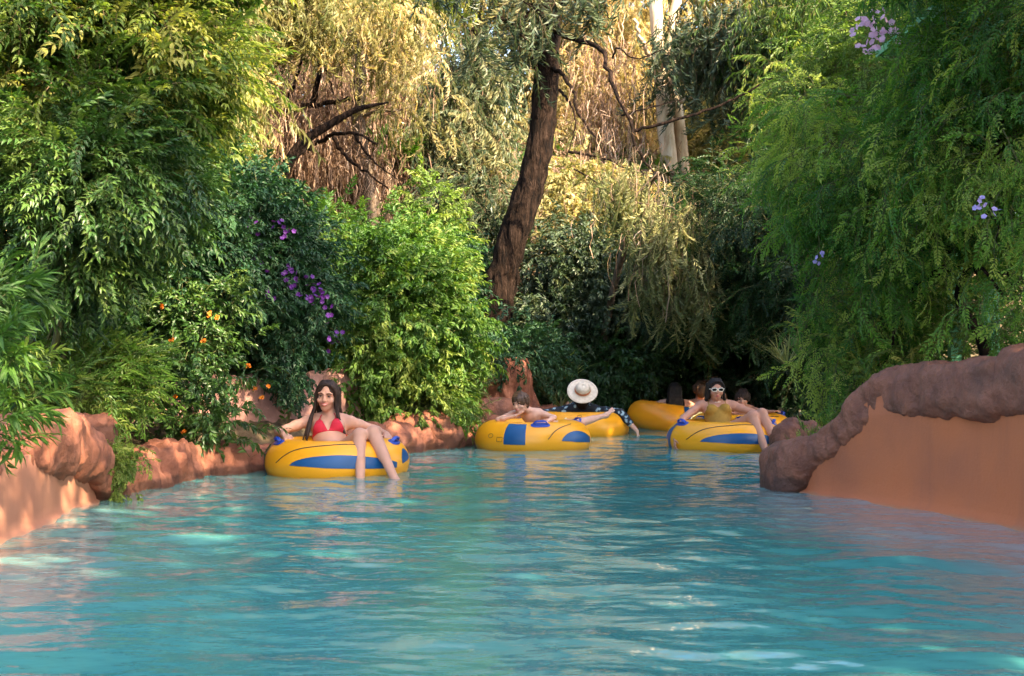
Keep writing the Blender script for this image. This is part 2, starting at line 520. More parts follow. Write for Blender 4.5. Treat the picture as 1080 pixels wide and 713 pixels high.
M['bark_pale'] = noise_mat('pale smooth bark', [(.32, (.28, .17, .09)), (.5, (.50, .37, .24)), (.7, (.70, .60, .46))], 3, 6, .75, .4, 12, .02, .3, (2, 2, .5))
M['bark_mid'] = noise_mat('brown bark', [(.3, (.06, .042, .03)), (.7, (.19, .14, .10))], 8, 8, .9, .8, 20, .03, .2, (2, 2, .6))
M['twig'] = plain_mat('green twig', (.075, .075, .028), .7, .2)
M['twig_brown'] = plain_mat('brown twig', (.11, .07, .042), .8, .2)
M['twig_pale'] = plain_mat('bleached twig', (.42, .33, .25), .8, .2)


def terrain():
    def ax(lo, hi, a, b, st):
        c = np.arange(a, b + 1e-6, st)
        l = a - np.cumsum(np.geomspace(st * 1.5, (a - lo) * .35, 14)); l = l[l > lo]
        r = b + np.cumsum(np.geomspace(st * 1.5, (hi - b) * .35, 14)); r = r[r < hi]
        return np.concatenate([[lo], l[::-1], c, r, [hi]])
    xs = ax(-400, 400, -9, 12, .14); ys = ax(-300, 500, 1, 34, .16)
    X, Y = np.meshgrid(xs, ys, indexing='ij')
    G = np.stack([X, Y, height(X, Y)], -1)
    mb = MB(); mb.grid(G)
    V = np.vstack(mb.v); o = mesh_obj('ground', V, np.vstack(mb.f), M['ground'])
    tag(o, 'dark soil bank covered with leaf litter under the plants', 'ground', kind='structure')


terrain()
mb = MB(); mb.grid(np.stack([*np.meshgrid(np.linspace(-6, 16, 12), np.linspace(-12, 27, 20), indexing='ij'), np.full((12, 20), -.92)], -1))
tag(mb.obj('pool_floor', M['pool']), 'pale blue painted floor under the water', 'pool floor', kind='structure')


def water():
    m, nt, out = new_mat('milky turquoise water')
    tc = nt.nodes.new('ShaderNodeTexCoord')
    n1 = N(nt, 'ShaderNodeTexNoise', Scale=.5, Detail=3.); nt.links.new(tc.outputs['Object'], n1.inputs['Vector'])
    r = ramp(nt, n1.outputs['Fac'], [(.3, (.040, .192, .186)), (.7, (.070, .265, .252))])
    p = N(nt, 'ShaderNodeBsdfPrincipled', Roughness=.03, IOR=1.5)
    p.inputs['Specular IOR Level'].default_value = .8
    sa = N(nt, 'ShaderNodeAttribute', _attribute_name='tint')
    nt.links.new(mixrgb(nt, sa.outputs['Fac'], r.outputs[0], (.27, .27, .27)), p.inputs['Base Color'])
    n2 = N(nt, 'ShaderNodeTexNoise', Scale=9., Detail=3.)
    mp = N(nt, 'ShaderNodeMapping', Scale=(.6, 1.3, 1)); nt.links.new(tc.outputs['Object'], mp.inputs[0]); nt.links.new(mp.outputs[0], n2.inputs['Vector'])
    b = N(nt, 'ShaderNodeBump', Strength=.28, Distance=.02); nt.links.new(n2.outputs['Fac'], b.inputs['Height']); nt.links.new(b.outputs[0], p.inputs['Normal'])
    nt.links.new(p.outputs[0], out.inputs[0])
    ys = [-12.]
    while ys[-1] < 26.5: ys.append(ys[-1] + (.5 if ys[-1] < 2 else .017 + .0034 * max(ys[-1] - 4, 0)))
    ys = np.array(ys); xs = np.concatenate([np.arange(-5, -3.2, .3), np.arange(-3.2, 4.2, .026), np.arange(4.2, 16, .4)])
    X, Y = np.meshgrid(xs, ys, indexing='ij')
    rng = np.random.default_rng(4)
    Z = np.zeros_like(X)
    for i in range(90):
        lam = math.exp(rng.uniform(math.log(.075), math.log(1.3)))
        th = rng.normal(math.pi / 2, .85) + (math.pi if rng.random() < .5 else 0)
        k = 2 * math.pi / lam
        amp = .0025 * lam ** 1.0 * rng.uniform(.4, 1.4)
        ph = k * (X * math.cos(th) + Y * math.sin(th)) + rng.uniform(0, 6.28)
        Z += amp * (np.sin(ph) + .2 * np.sin(2 * ph + 1))
    mod = .75 + .25 * np.sin(.9 * X + .5 * Y) * np.sin(.7 * Y - .4 * X + 1)
    G = np.stack([X, Y, Z * mod], -1)
    mb = MB(); mb.grid(G)
    V = np.vstack(mb.v); e = np.minimum(V[:, 0] - XL(V[:, 1]), XR(V[:, 1]) - V[:, 0])
    ledge_reflection = np.where(V[:, 0] < 0, .3, .9) * (1 - sstep(.1, 1.7, e + .25 * np.sin(V[:, 1] * 1.9 + V[:, 0]))) * (1 - sstep(9, 11.5, V[:, 1]))   # grey by the walls: pale ledge plus wall reflection painted into the colour
    o = mesh_obj('water', V, np.vstack(mb.f), m, tint=ledge_reflection)
    tag(o, 'turquoise rippled water of the lazy river', 'water', kind='structure')


water()


def ridge(path, closed_end=True, lump=.05, seed=1, n_s=120, n_t=36, freq=4., sq=.75, big=0.):
    """Rock roll along a path of (x, y, z_low, z_top, half_width): lumpy sheet, returns MB."""
    p = spline(path, n_s)
    t = unit(np.gradient(p[:, :2], axis=0)); nrm = np.stack([t[:, 1], -t[:, 0]], -1)
    a = np.linspace(0, 2 * math.pi, n_t, endpoint=False)
    ca = np.sign(np.cos(a)) * np.abs(np.cos(a)) ** sq; sa = np.sign(np.sin(a)) * np.abs(np.sin(a)) ** sq
    G = np.zeros((n_s, n_t, 3)); NN = np.zeros_like(G)
    for i in range(n_s):
        e = 1.
        if closed_end:
            e = math.sqrt(max(1e-4, 1 - max(0, 1 - min(i, n_s - 1 - i) / 5) ** 2))
        zc, h = (p[i, 2] + p[i, 3]) / 2, (p[i, 3] - p[i, 2]) / 2
        G[i, :, 0] = p[i, 0] + nrm[i, 0] * ca * p[i, 4] * e
        G[i, :, 1] = p[i, 1] + nrm[i, 1] * ca * p[i, 4] * e
        G[i, :, 2] = zc + sa * h * e
        NN[i, :, 0] = nrm[i, 0] * ca; NN[i, :, 1] = nrm[i, 1] * ca; NN[i, :, 2] = sa
    V = G.reshape(-1, 3); Nv = unit(NN.reshape(-1, 3))
    d = fbm(V, freq, 4, seed) * lump + fbm(V, freq * 3.1, 3, seed + 3) * lump * .4
    if big: d += fbm(V, 1.7, 2, seed + 20) * big
    rdg = 1 - np.abs(fbm(V * np.array([1, 1, .6]), freq * .8, 2, seed + 9)) * 2.4
    d -= lump * .8 * np.clip(rdg - .55, 0, 1)
    mb = MB(); mb.grid((V + Nv * d[:, None]).reshape(n_s, n_t, 3), closed_v=True, flip=True)
    for i, sg in ((0, 0), (n_s - 1, 1)):
        W = mb.v[0].reshape(n_s, n_t, 3)[i]; fc = np.array([[j, (j + 1) % n_t, n_t, n_t] for j in range(n_t)])
        mb.add(np.vstack([W, W.mean(0)]), fc if sg == 0 else fc[:, [1, 0, 2, 3]])
    return mb


def face_sheet(path, thick=.16, n_s=90, seed=2):
    """Plaster wall under a rim: path of (x, y, z_top), standing on the pool floor, with a small foot fillet."""
    p = spline(path, n_s)
    t = unit(np.gradient(p[:, :2], axis=0)); nrm = np.stack([t[:, 1], -t[:, 0]], -1)
    prof = [(-.15, 1.)] + [(0, z) for z in (1., .8, .6, .4, .2, .08)] + [(.015, .03), (.05, -.01), (.08, -.05), (.09, -1.)]
    side = face_sheet.side
    G = np.zeros((n_s, len(prof), 3))
    for i in range(n_s):
        for j, (o, z) in enumerate(prof):
            zz = p[i, 2] * z if z > 0 else z
            G[i, j] = (p[i, 0] + side * nrm[i, 0] * o, p[i, 1] + side * nrm[i, 1] * o, zz)
    V = G.reshape(-1, 3); V[:, :2] += (fbm(V, 1.5, 2, seed) * .02)[:, None] * .7
    mb = MB(); mb.grid(V.reshape(n_s, len(prof), 3), flip=side > 0)
    return mb


# right-hand wall: plaster face under a heavy brown rock rim that falls to the water
root = empty('river_wall', (2.9, 8.2, 0)); off = np.array([2.9, 8.2, 0])
tag(root, 'terracotta plaster river wall with a thick brown rock rim falling to the water', 'wall')
face_sheet.side = -1
rp = [(3.62, 3.8, .8), (3.3, 6.0, .8), (2.93, 8.13, .8), (2.62, 9.0, .76), (2.42, 9.45, .70), (2.26, 9.8, .5), (2.12, 10.1, .3), (2.05, 10.5, .1)]
mb = face_sheet(rp); mb.v = [v - off for v in mb.v]; mb.obj('plaster_face', M['plaster'], root)
cp = [(3.86, 3.6, .62, 1.12, .27), (3.5, 6.0, .64, 1.10, .27), (3.16, 8.13, .62, 1.06, .29), (3.0, 8.6, .60, .99, .28), (2.84, 9.1, .58, .95, .27), (2.64, 9.5, .54, .90, .23), (2.50, 9.72, .43, .79, .21), (2.385, 9.92, .28, .57, .20),
      (2.25, 10.15, .10, .44, .20), (2.14, 10.4, -.10, .36, .22), (2.10, 10.75, -.2, .30, .23), (2.2, 11.1, -.2, .27, .2), (2.55, 11.4, -.2, .3, .2), (3.0, 11.8, -.2, .3, .2)]
mb = ridge(cp, lump=.026, seed=5, sq=.5, big=.035, n_s=230, n_t=60, freq=4.4); mb.v = [v - off for v in mb.v]; mb.obj('rock_rim', M['rock_dark'], root)

# left-hand wall: pale plaster, rock rim, then a low rock border running upstream
root = empty('river_wall', (-2.8, 8, 0)); off = np.array([-2.8, 8.0, 0])
tag(root, 'low pink plaster river wall with a sunlit rock hump and lumpy rock border', 'wall')
face_sheet.side = 1
lp = [(-3.35, 3.0, .5), (-2.9, 5., .45), (-2.74, 7.6, .42), (-2.77, 8.6, .42), (-2.8, 9.5, .2), (-2.74, 10.2, .06), (-2.7, 10.6, -.05)]
mb = face_sheet(lp); mb.v = [v - off for v in mb.v]; mb.obj('plaster_face', M['plaster_pale'], root)
cp = [(-3.55, 3.0, .35, .6, .22), (-3.1, 5., .32, .5, .22), (-2.96, 7., .3, .5, .2), (-2.93, 7.9, .28, .46, .2), (-2.95, 8.35, .27, .60, .24), (-2.92, 8.75, .24, .62, .26), (-2.92, 9.1, .18, .58, .26), (-2.9, 9.4, .1, .48, .24), (-2.86, 9.7, -.05, .30, .2)]
mb = ridge(cp, lump=.05, seed=12, sq=.6, big=.05, n_s=130, n_t=40, freq=3.4); mb.v = [v - off for v in mb.v]; mb.obj('rock_rim', M['rock'], root)
cp = [(-2.84, 9.72, -.3, .26, .16), (-2.86, 10.0, -.3, .31, .18), (-2.8, 10.4, -.3, .22, .17), (-2.76, 10.7, -.3, .29, .19), (-2.68, 11.0, -.3, .32, .2), (-2.58, 11.35, -.3, .25, .18), (-2.42, 11.7, -.3, .27, .18), (-2.2, 12.1, -.3, .22, .17), (-1.9, 12.7, -.3, .2, .17),
      (-1.6, 13.3, -.3, .26, .2), (-1.25, 13.95, -.3, .30, .22), (-.95, 14.5, -.3, .22, .2), (-.6, 15.1, -.3, .2, .2), (-.25, 15.65, -.3, .24, .2), (.15, 16.5, -.3, .3, .22), (.6, 18.2, -.3, .3, .24), (1.3, 19.8, -.3, .3, .24), (2.6, 21.2, -.3, .3, .24)]
mb = ridge(cp, lump=.06, seed=21, n_s=330, n_t=34, freq=4.6); mb.v = [v - off for v in mb.v]; mb.obj('rock_border', M['rock'], root)


def boulder(name, label, c, rad, seed, mat, lump=.12, sq=.8, cat='boulder', ribs=0.):
    n, m = 56, 34
    u = np.linspace(0, 2 * math.pi, n, endpoint=False); v = np.linspace(-math.pi / 2, math.pi / 2, m)
    U, Vv = np.meshgrid(u, v, indexing='ij')
    pw = lambda x: np.sign(x) * np.abs(x) ** sq
    D = np.stack([pw(np.cos(Vv)) * pw(np.cos(U)), pw(np.cos(Vv)) * pw(np.sin(U)), pw(np.sin(Vv))], -1)
    X = (D * np.asarray(rad)).reshape(-1, 3); nn = unit(D.reshape(-1, 3))
    s = 1.4 / max(rad)
    d = fbm(X, s, 4, seed) * lump * max(rad) * 1.2 + fbm(X, s * 4, 3, seed + 2) * lump * .35 * max(rad)
    if ribs: d += ribs * np.sin(U.ravel() * 13 + 3 * fbm(X, 2, 2, seed + 5)) * np.clip(1 - nn[:, 2], 0, 1)
    mb = MB(); mb.grid((X + nn * d[:, None]).reshape(n, m, 3), closed_u=True)
    o = mb.obj(name, mat); o.location = c
    return tag(o, label, cat)


boulder('boulder', 'smooth orange rock hump at the water beside the red bikini tube', (-.95, 14.75, .08), (.42, .3, .3), 3, M['rock'], .14)
boulder('boulder', 'square brown rock block behind the sunlit rock hump', (-2.95, 9.95, .42), (.17, .16, .15), 8, M['rock'], .10, .55)
boulder('boulder', 'small brown rock in the water behind the end of the brown rim', (2.75, 13.6, .05), (.26, .26, .3), 15, M['rock_dark'], .15)


def buttress():
    n, m = 60, 26
    G = np.zeros((n, m, 3))
    for j in range(m):
        t = j / (m - 1); z = -.3 + 1.2 * t
        w = .62 - .37 * t ** .8; dp = .5 - .24 * t
        for i in range(n):
            a = math.pi + math.pi * (i / (n - 1)) * 1.0
            G[i, j] = (math.cos(a) * w, math.sin(a) * dp, z)
    V = G.reshape(-1, 3)
    rib = fbm(V * np.array([1, 1, .18]), 5, 3, 4) * .09 + fbm(V, 3, 3, 7) * .06
    nn = unit(V * np.array([1, 1, 0.01]))
    V = V + nn * rib[:, None]
    mb = MB(); mb.grid(V.reshape(n, m, 3))
    top = V.reshape(n, m, 3)[:, -1]; mb.add(np.vstack([top, [0, .1, .93]]), [[i, i + 1, n, n] for i in range(n - 1)])
    o = mb.obj('rock_buttress', M['rock']); o.location = (-.08, 17.35, 0)
    tag(o, 'tall flaring red rock buttress behind the boy on the tube', 'rock buttress')


buttress()

# rough pink wall behind the orange-flowered plants
gw = [(-4.6, 10.4, -.1, .85, .12), (-3.9, 11.2, -.1, .88, .12), (-3.3, 12., -.1, .84, .12), (-2.75, 12.8, -.1, .8, .12), (-2.2, 13.6, -.1, .74, .12), (-1.75, 14.4, -.1, .86, .12), (-1.5, 15.0, -.1, .7, .12)]
mb = ridge(gw, lump=.05, seed=31, n_s=140, n_t=30, freq=2.6)
tag(mb.obj('garden_wall', M['pink_wall']), 'rough pink garden wall half hidden behind the orange flowered plants', 'wall')

# low grey-brown step wall behind the boy's tube
mb = ridge([(-.75, 16.35, -.3, .42, .12), (-.3, 16.5, -.3, .45, .13), (.2, 16.7, -.3, .42, .13)], lump=.025, seed=41, n_s=40, n_t=24, freq=3)
tag(mb.obj('stone_ledge', M['rock_dark']), 'low flat brown ledge at the foot of the rock buttress', 'ledge')

# ------------------------------------------------------------------ inflatable tubes
M['vinyl'] = plain_mat('yellow vinyl', (.80, .33, .010), .38, .45, 0, .05, 3., .0)
M['vinyl_orange'] = plain_mat('orange vinyl', (.92, .32, .010), .38, .45, .25, .05, 3.)
M['blue_print'] = plain_mat('blue print', (.006, .068, .20), .4, .4, 0, .08, 6.)
M['blue_pad'] = plain_mat('blue vinyl pad', (.01, .045, .32), .4, .5, 0, .08, 6.)
M['seam'] = plain_mat('dark seam line', (.035, .035, .03), .5, .3)
M['pale_print'] = plain_mat('pale yellow print', (.75, .62, .28), .4, .4)
TR, Tr, TZ = .405, .195, .085


def tor(u, v, off=0., zs=1.0):
    r = Tr + off
    um = (u * 14 / (2 * math.pi) + .5) % 1 - .5    # welded seams between the panels
    wr = 1 + .010 * np.sin(u * 9 + 1) * np.sin(v * 2) - .016 * np.exp(-(um / .05) ** 2) * np.clip(.35 - np.cos(v), 0, 1) + .010 * np.sin(u * 56 + 2 * np.sin(u * 5)) * np.clip(-np.cos(v) - .1, 0, 1)
    return np.stack([(TR + r * np.cos(v) * wr) * np.cos(u), (TR + r * np.cos(v) * wr) * np.sin(u), r * np.sin(v) * zs * wr], -1)


def patch(mb, u0, u1, lo, hi, off=.003, nu=40, nv=8):
    """Decal on the tube between angles u0..u1 (deg); lo(t), hi(t) give its edges up the side (deg)."""
    t = np.linspace(0, 1, nu)
    U = R_(u0 + (u1 - u0) * t)
    l, h = np.array([lo(x) for x in t]), np.array([hi(x) for x in t])
    s = np.linspace(0, 1, nv)
    Vv = math.radians(1) * (l[:, None] * (1 - s) + h[:, None] * s)
    mb.grid(tor(np.repeat(U[:, None], nv, 1), Vv, off), flip=u1 < u0)


def handle(parent, u, v, mat, ang=0.):
    """Oval pad with a raised webbing loop."""
    u, v = R_(u), R_(v)
    hb = empty_part(parent)
    mb = MB(); n = 24
    s = np.linspace(0, 2 * math.pi, n, endpoint=False)
    rr = np.array([.03, .7, .93, 1.0]); hh = np.array([.010, .010, .008, .001])
    G = np.zeros((n, 4, 3))
    for j in range(4):
        du = np.sign(np.cos(s)) * np.abs(np.cos(s)) ** .7 * .080 * rr[j] / TR; dv = np.sign(np.sin(s)) * np.abs(np.sin(s)) ** .7 * .042 * rr[j] / Tr
        G[:, j] = tor(u + du, v + dv, hh[j])
    mb.grid(G, closed_u=True, flip=True)
    pad = mb.obj('handle', mat, parent)
    mb = MB(); k = np.linspace(-1, 1, 13)
    off = .012 + .03 * (1 - k ** 4)
    c = tor(u + k * .06 / TR, np.full(13, v), off)
    e = np.array([-math.sin(v) * math.cos(u), -math.sin(v) * math.sin(u), math.cos(v)]) * .014
    up = tor(u + k * .06 / TR, np.full(13, v), off + .005)
    G = np.stack([c - e, c + e, up + e, up - e], 1)
    mb.grid(G, closed_v=True)
    mb.obj('handle_strap', mat, pad, False)


def empty_part(p): return p


def make_tube(label, loc, rot=0., tilt=(0, 0), group='inflatable tubes on the river', decals=(), mat='vinyl', scale=1.0):
    n, m = 320, 48
    U, Vv = np.meshgrid(np.linspace(0, 2 * math.pi, n, endpoint=False), np.linspace(0, 2 * math.pi, m, endpoint=False), indexing='ij')
    mb = MB(); mb.grid(tor(U, Vv), True, True)
    root = empty('inflatable_tube', loc, (R_(tilt[0]), R_(tilt[1]), R_(rot)))
    root.scale = (scale,) * 3
    mb.obj('ring', M[mat], root)
    mb = MB(); c = tor(np.array(R_(38)), np.array(R_(78)), -.004); nrm = unit(tor(np.array(R_(38)), np.array(R_(78)), .1) - c)
    mb.tube(np.array([c, c + nrm * .010, c + nrm * .0101, c + nrm * .022]), [.020, .018, .009, .008], 14); mb.obj('valve', M['pale_print'], root)
    tag(root, label, 'inflatable tube', group)
    for kind, *a in decals:
        if kind == 'handle': handle(root, a[0], a[1], M['blue_pad']); continue
        mb = MB()
        if kind == 'swoosh':   # u0 -> u1 tapering tip at u0, blunt at u1
            u0, u1, vc, amp = a
            vc = vc - 3
            patch(mb, u0, u1, lambda t: vc + 1 - amp * (.05 + .36 * t) * min(1, t * 3), lambda t: vc + 1 + amp * 1.1 * max(math.sin(math.pi * min(t ** .78 * .97 + .005, 1)), 0) ** .8)
            mb.obj('blue_stripe', M['blue_print'], root)
        elif kind == 'band':
            u0, u1, v0, v1 = a
            patch(mb, u0, u1, lambda t: v0, lambda t: v1, nu=10, nv=24); mb.obj('blue_stripe', M['blue_print'], root)
        elif kind == 'pale':
            u0, u1, v0, v1 = a
            patch(mb, u0, u1, lambda t: v0, lambda t: v1, .002, nu=16, nv=24); mb.obj('pale_panel', M['pale_print'], root)
        elif kind == 'line':
            pts = spline(np.array(a[0], float), 50)
            mb.tube(tor(math.radians(1) * pts[:, 0], math.radians(1) * pts[:, 1], .001), .0045, 6); mb.obj('seam_line', M['seam'], root)
        elif kind == 'ring':
            u, v, r = a; s = np.linspace(0, 6.2832, 26)
            mb.tube(tor(R_(u) + r / TR * np.cos(s), R_(v) + r / Tr * np.sin(s), .001), .0022, 5); mb.obj('printed_mark', M['seam'], root)
        elif kind == 'square':
            u, v, r = a; s = np.array([-1, -.5, 0, .5, 1, 1, 1, 1, 1, .5, 0, -.5, -1, -1, -1, -1, -1]); q = np.array([-1, -1, -1, -1, -1, -.5, 0, .5, 1, 1, 1, 1, 1, .5, 0, -.5, -1])
            mb.tube(tor(R_(u) + r / TR * s, R_(v) + r / Tr * q, .001), .0022, 5); mb.obj('printed_mark', M['seam'], root)
    return root


std = [('swoosh', -122, -30, 4, 24), ('line', [(-138, 6), (-122, 38), (-100, 56), (-78, 62), (-60, 60)]), ('handle', -158, 62), ('handle', -12, 62), ('handle', 110, 62), ('handle', 60, 60),
       ('band', -172, -164, -30, 75), ('swoosh', -3, -22, 12, 24), ('swoosh', 60, 150, 4, 24), ('swoosh', 195, 180, 12, 30)]
A = np.array([-1.455, 11.85, TZ])
make_tube('yellow tube carrying the woman in the red bikini', A, 0, (0, 0), decals=std)
Bc = np.array([.216, 14.75, TZ])
make_tube('yellow tube under the boy who rests his chin on it', Bc, 0, (0, 0), decals=[
    ('band', -120, -98, -6, 66), ('handle', -82, 62), ('line', [(-76, 10), (-68, 34), (-56, 52), (-40, 62)]), ('swoosh', -62, -14, 6, 26), ('ring', -137, 18, .022), ('square', -125, 8, .022), ('handle', 20, 62), ('swoosh', 60, 150, 4, 24), ('band', 160, 172, -10, 66)])
Cc = np.array([.80, 17.0, TZ])
make_tube('yellow tube behind the straw hat with no print facing us', Cc, 0, (0, 0), decals=[('ring', -92, 52, .02), ('swoosh', 50, 140, 4, 24), ('handle', 170, 62), ('handle', 10, 62), ('band', 60, 70, -10, 66)])
Dc = np.array([2.08, 18.3, .115])
make_tube('bright orange tube riding high in front of the dark cave', Dc, 0, (0, 7), decals=[('band', -84, -76, -6, 72), ('pale', -76, -40, -4, 78), ('handle', -62, 60), ('swoosh', 60, 150, 4, 24)], mat='vinyl_orange')
Ec = np.array([2.203, 14.75, TZ])
make_tube('yellow tube carrying the woman in sunglasses', Ec, 0, (0, 0), decals=std)
Gc = np.array([2.62, 16.35, TZ])
make_tube('yellow tube with a child on it just behind the woman in sunglasses', Gc, 20, (0, 0), decals=std)
# ------------------------------------------------------------------ plant materials and shoots
G1 = [(0., (.012, .035, .010)), (.4, (.028, .075, .016)), (.75, (.055, .12, .022)), (1., (.11, .17, .035))]
M['leaf_dark'] = leaf_mat('dark glossy leaves', G1, .28, .42, .45)
M['leaf_mid'] = leaf_mat('mid green leaves', [(0., (.025, .07, .012)), (.45, (.06, .135, .02)), (.8, (.11, .19, .03)), (1., (.19, .24, .05))], .38)
M['leaf_blue'] = leaf_mat('deep bluish green leaves', [(0., (.010, .038, .018)), (.5, (.024, .072, .030)), (1., (.05, .115, .042))], .28)
M['leaf_olive'] = leaf_mat('olive leaves', [(0., (.018, .05, .010)), (.4, (.055, .11, .02)), (.72, (.15, .20, .04)), (1., (.32, .31, .08))], .45)
M['leaf_gum'] = leaf_mat('grey green gum leaves', [(0., (.018, .036, .017)), (.45, (.050, .078, .038)), (.8, (.12, .14, .068)), (1., (.24, .22, .10))], .32, .45, .4, (1.4, 1.35, .7))
M['leaf_feather'] = leaf_mat('feathery green leaves', [(0., (.022, .078, .012)), (.4, (.06, .16, .02)), (.72, (.14, .25, .035)), (1., (.30, .36, .075))], .44)
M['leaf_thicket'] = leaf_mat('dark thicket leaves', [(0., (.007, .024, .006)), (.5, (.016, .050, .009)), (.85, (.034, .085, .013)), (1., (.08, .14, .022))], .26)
M['leaf_lime'] = leaf_mat('pale lime leaves', [(0., (.06, .12, .02)), (.5, (.13, .20, .035)), (1., (.26, .29, .07))], .40)
M['leaf_khaki'] = leaf_mat('khaki weeping leaves', [(0., (.045, .062, .022)), (.45, (.11, .13, .045)), (.8, (.21, .21, .085)), (1., (.38, .35, .17))], .35, tcol=(1.3, 1.35, .7))
M['leaf_gold'] = leaf_mat('golden leaves with sunlight in the colour', [(0., (.10, .12, .035)), (.4, (.27, .25, .095)), (.75, (.48, .40, .20)), (1., (.68, .55, .35))], .5, tcol=(1.3, 1.2, .6))  # warm sunlight on the far trees is mixed into this leaf colour
M['dry'] = leaf_mat('dry brown strands', [(0., (.07, .042, .029)), (.4, (.21, .13, .088)), (.75, (.40, .275, .20)), (1., (.62, .47, .36))], .25, .8, .15, (1.3, 1.1, .7))
M['violet'] = leaf_mat('violet petals', [(0, (.11, .022, .21)), (1, (.20, .045, .31))], .3)
M['orange_petal'] = leaf_mat('orange petals', [(0, (.75, .22, .015)), (1, (.80, .32, .02))], .3, tcol=(1, 1, 1))
M['pink_petal'] = leaf_mat('pale pink petals', [(0, (.80, .50, .68)), (1, (.88, .66, .78))], .4, tcol=(1, 1, 1))
M['lilac_petal'] = leaf_mat('lilac petals', [(0, (.45, .36, .72)), (1, (.5, .4, .75))], .4, tcol=(1, 1, 1))

rs = np.random.default_rng(77)
T_small = [shoot(rs, .24, 13, .065, .034, 55, .25, .2, jit=.35) for _ in range(5)]
T_bush = [shoot(rs, .30, 16, .075, .030, 52, .35, .3, jit=.35, hang=.12, fine='mid') for _ in range(5)]
T_oleander = [shoot(rs, .34, 18, .19, .036, 60, .15, .3, fine=True, hang=.12) for _ in range(4)]
T_gum = [shoot(rs, .56, 22, .125, .017, 40, .75, .3, hang=.55, start=.1) for _ in range(5)]
T_gumfar = [shoot(rs, .6, 22, .125, .023, 45, .6, .3, hang=.45, start=.05) for _ in range(5)]
T_weep = [shoot(rs, .6, 24, .12, .022, 38, .5, .2, hang=.45, start=.05) for _ in range(5)]
T_frond = [frond(rs, .30, 6, .088, .029, .45, .35, fine='mid') for _ in range(5)]
T_fern = [frond(rs, .26, 8, .06, .018, .45, .3) for _ in range(5)]
T_feather = [feather(rs, .42, 6, .19, 6, .052, .019, .55, .5) for _ in range(5)] + [feather(rs, .34, 5, .15, 5, .040, .017, .4, .4) for _ in range(3)]
T_strap = [strap(rs, 12, .55, .028, .55, .75) for _ in range(3)]
T_spike = [strap(rs, 26, .38, .016, 1.0, .55) for _ in range(3)]
T_grass = [strap(rs, 14, .16, .007, .6, .6, 4) for _ in range(3)]

SUNV = np.array([.58, -.56, .60]) / np.linalg.norm([.58, -.56, .60])


def beam_gap(p):
    """Thin places in the canopy where the sun comes through."""
    ok = np.ones(len(p), bool)
    for q, r in (((2.35, 18.0, .42), .42), ((2.62, 16.2, .5), .34), ((2.2, 18.7, .6), .3)):
        v = p - np.array(q); t = v @ SUNV; d = np.linalg.norm(v - t[:, None] * SUNV, axis=1)
        ok &= ~((d < r) & (t > .1))
    return ok


# ------------------------------------------------------------------ near plants, left bank
lobes = [LB(20, 60, 10.4, 120, 100, 1.2), LB(110, 130, 10.3, 80, 60, .8), LB(150, 60, 10.9, 90, 90, 1.1), LB(195, 20, 11.3, 36, 70, .7), LB(165, 105, 11., 42, 50, .5), LB(60, -110, 10.8, 230, 110, 1.5)]
rng = np.random.default_rng(3)
base = np.array([*P(58, 0, 10.9)[:2], .6])
root = tag(empty('tree', base), 'large drooping-leaved tree filling the upper corner over the rock hump', 'tree')
lb = [(c - base, r) for c, r in lobes]
def lit_side(p): return np.ones(len(p), bool)
foliage('crown', [crown_sets(1, lb, T_frond, 2500, 5, .10, (.75, 1.2), (.75, .05, .55), (.1, 1.), .5, .5)], [M['leaf_olive'], M['twig_brown']], root)
mb = MB(); mb.tube(spline(np.array([[0, 0, 0], [.02, 0, .6], [.05, -.05, 1.3], [-.05, 0, 2.4], [0, 0, 3.6]]), 24), np.linspace(.075, .04, 24), 10, .05)
limbs(mb, (.02, 0, 1.1), lb, rng, .035); mb.obj('trunk', M['bark_pale'], root)

shrub('dark_tree', 'dark green small-leaved tree in shade under the corner tree', 'tree', [LB(20, 225, 9.9, 95, 80, .8), LB(90, 190, 9.8, 80, 60, .7), LB(150, 205, 10.4, 50, 45, .5), LB(70, 270, 9.9, 50, 40, .4)], T_frond, [M['leaf_dark'], M['twig']], 1150, 5, .09, 63, scale=(.6, 1.0), mix=(.75, .05, .55), tint=(.2, 1.), shell=.5, low=.5, stem='trunk', crown='crown', r0=.03, base=(-3.5, 10.3, .5))
shrub('oleander_bush', 'dark long-leaved oleander bush nearest the camera in front of the rock hump', 'bush',
      [LB(-12, 415, 7.0, 30, 62, .3), LB(8, 375, 7.2, 24, 45, .25), LB(-30, 330, 7.2, 35, 55, .35), LB(-8, 310, 7.4, 18, 30, .2)], T_oleander, [M['leaf_mid'], M['twig']], 80, 3, .05, 5, scale=(.42, .68), mix=(.7, .3, .5), tint=(.05, .8), shell=.7, r0=.012, base=(-3.35, 7.1, .3))
shrub('fern_shrub', 'light green ferny shrub between the oleander and the square rock block', 'shrub',
      [LB(95, 412, 10.4, 55, 38, .4), LB(60, 430, 10.0, 35, 25, .3), LB(110, 396, 10.9, 34, 20, .35), LB(40, 400, 10.5, 40, 40, .4)], T_fern, [M['leaf_mid'], M['twig']], 260, 5, .06, 6, scale=(.8, 1.2), mix=(.7, .25, .5), tint=(.35, .95), r0=.012)
shrub('trailing_plant', 'small lime-green plant trailing down the rock border to the water', 'plant',
      [LB(115, 478, 9.75, 14, 10, .14), LB(124, 496, 9.6, 9, 14, .08), LB(131, 512, 9.62, 4, 12, .05), LB(140, 486, 9.8, 10, 8, .08)], T_small, [M['leaf_lime'], M['twig']], 46, 5, .03, 7, scale=(.35, .6), mix=(.6, -.4, .5), tint=(.2, .9), r0=.006, base=(-2.75, 9.95, .3))

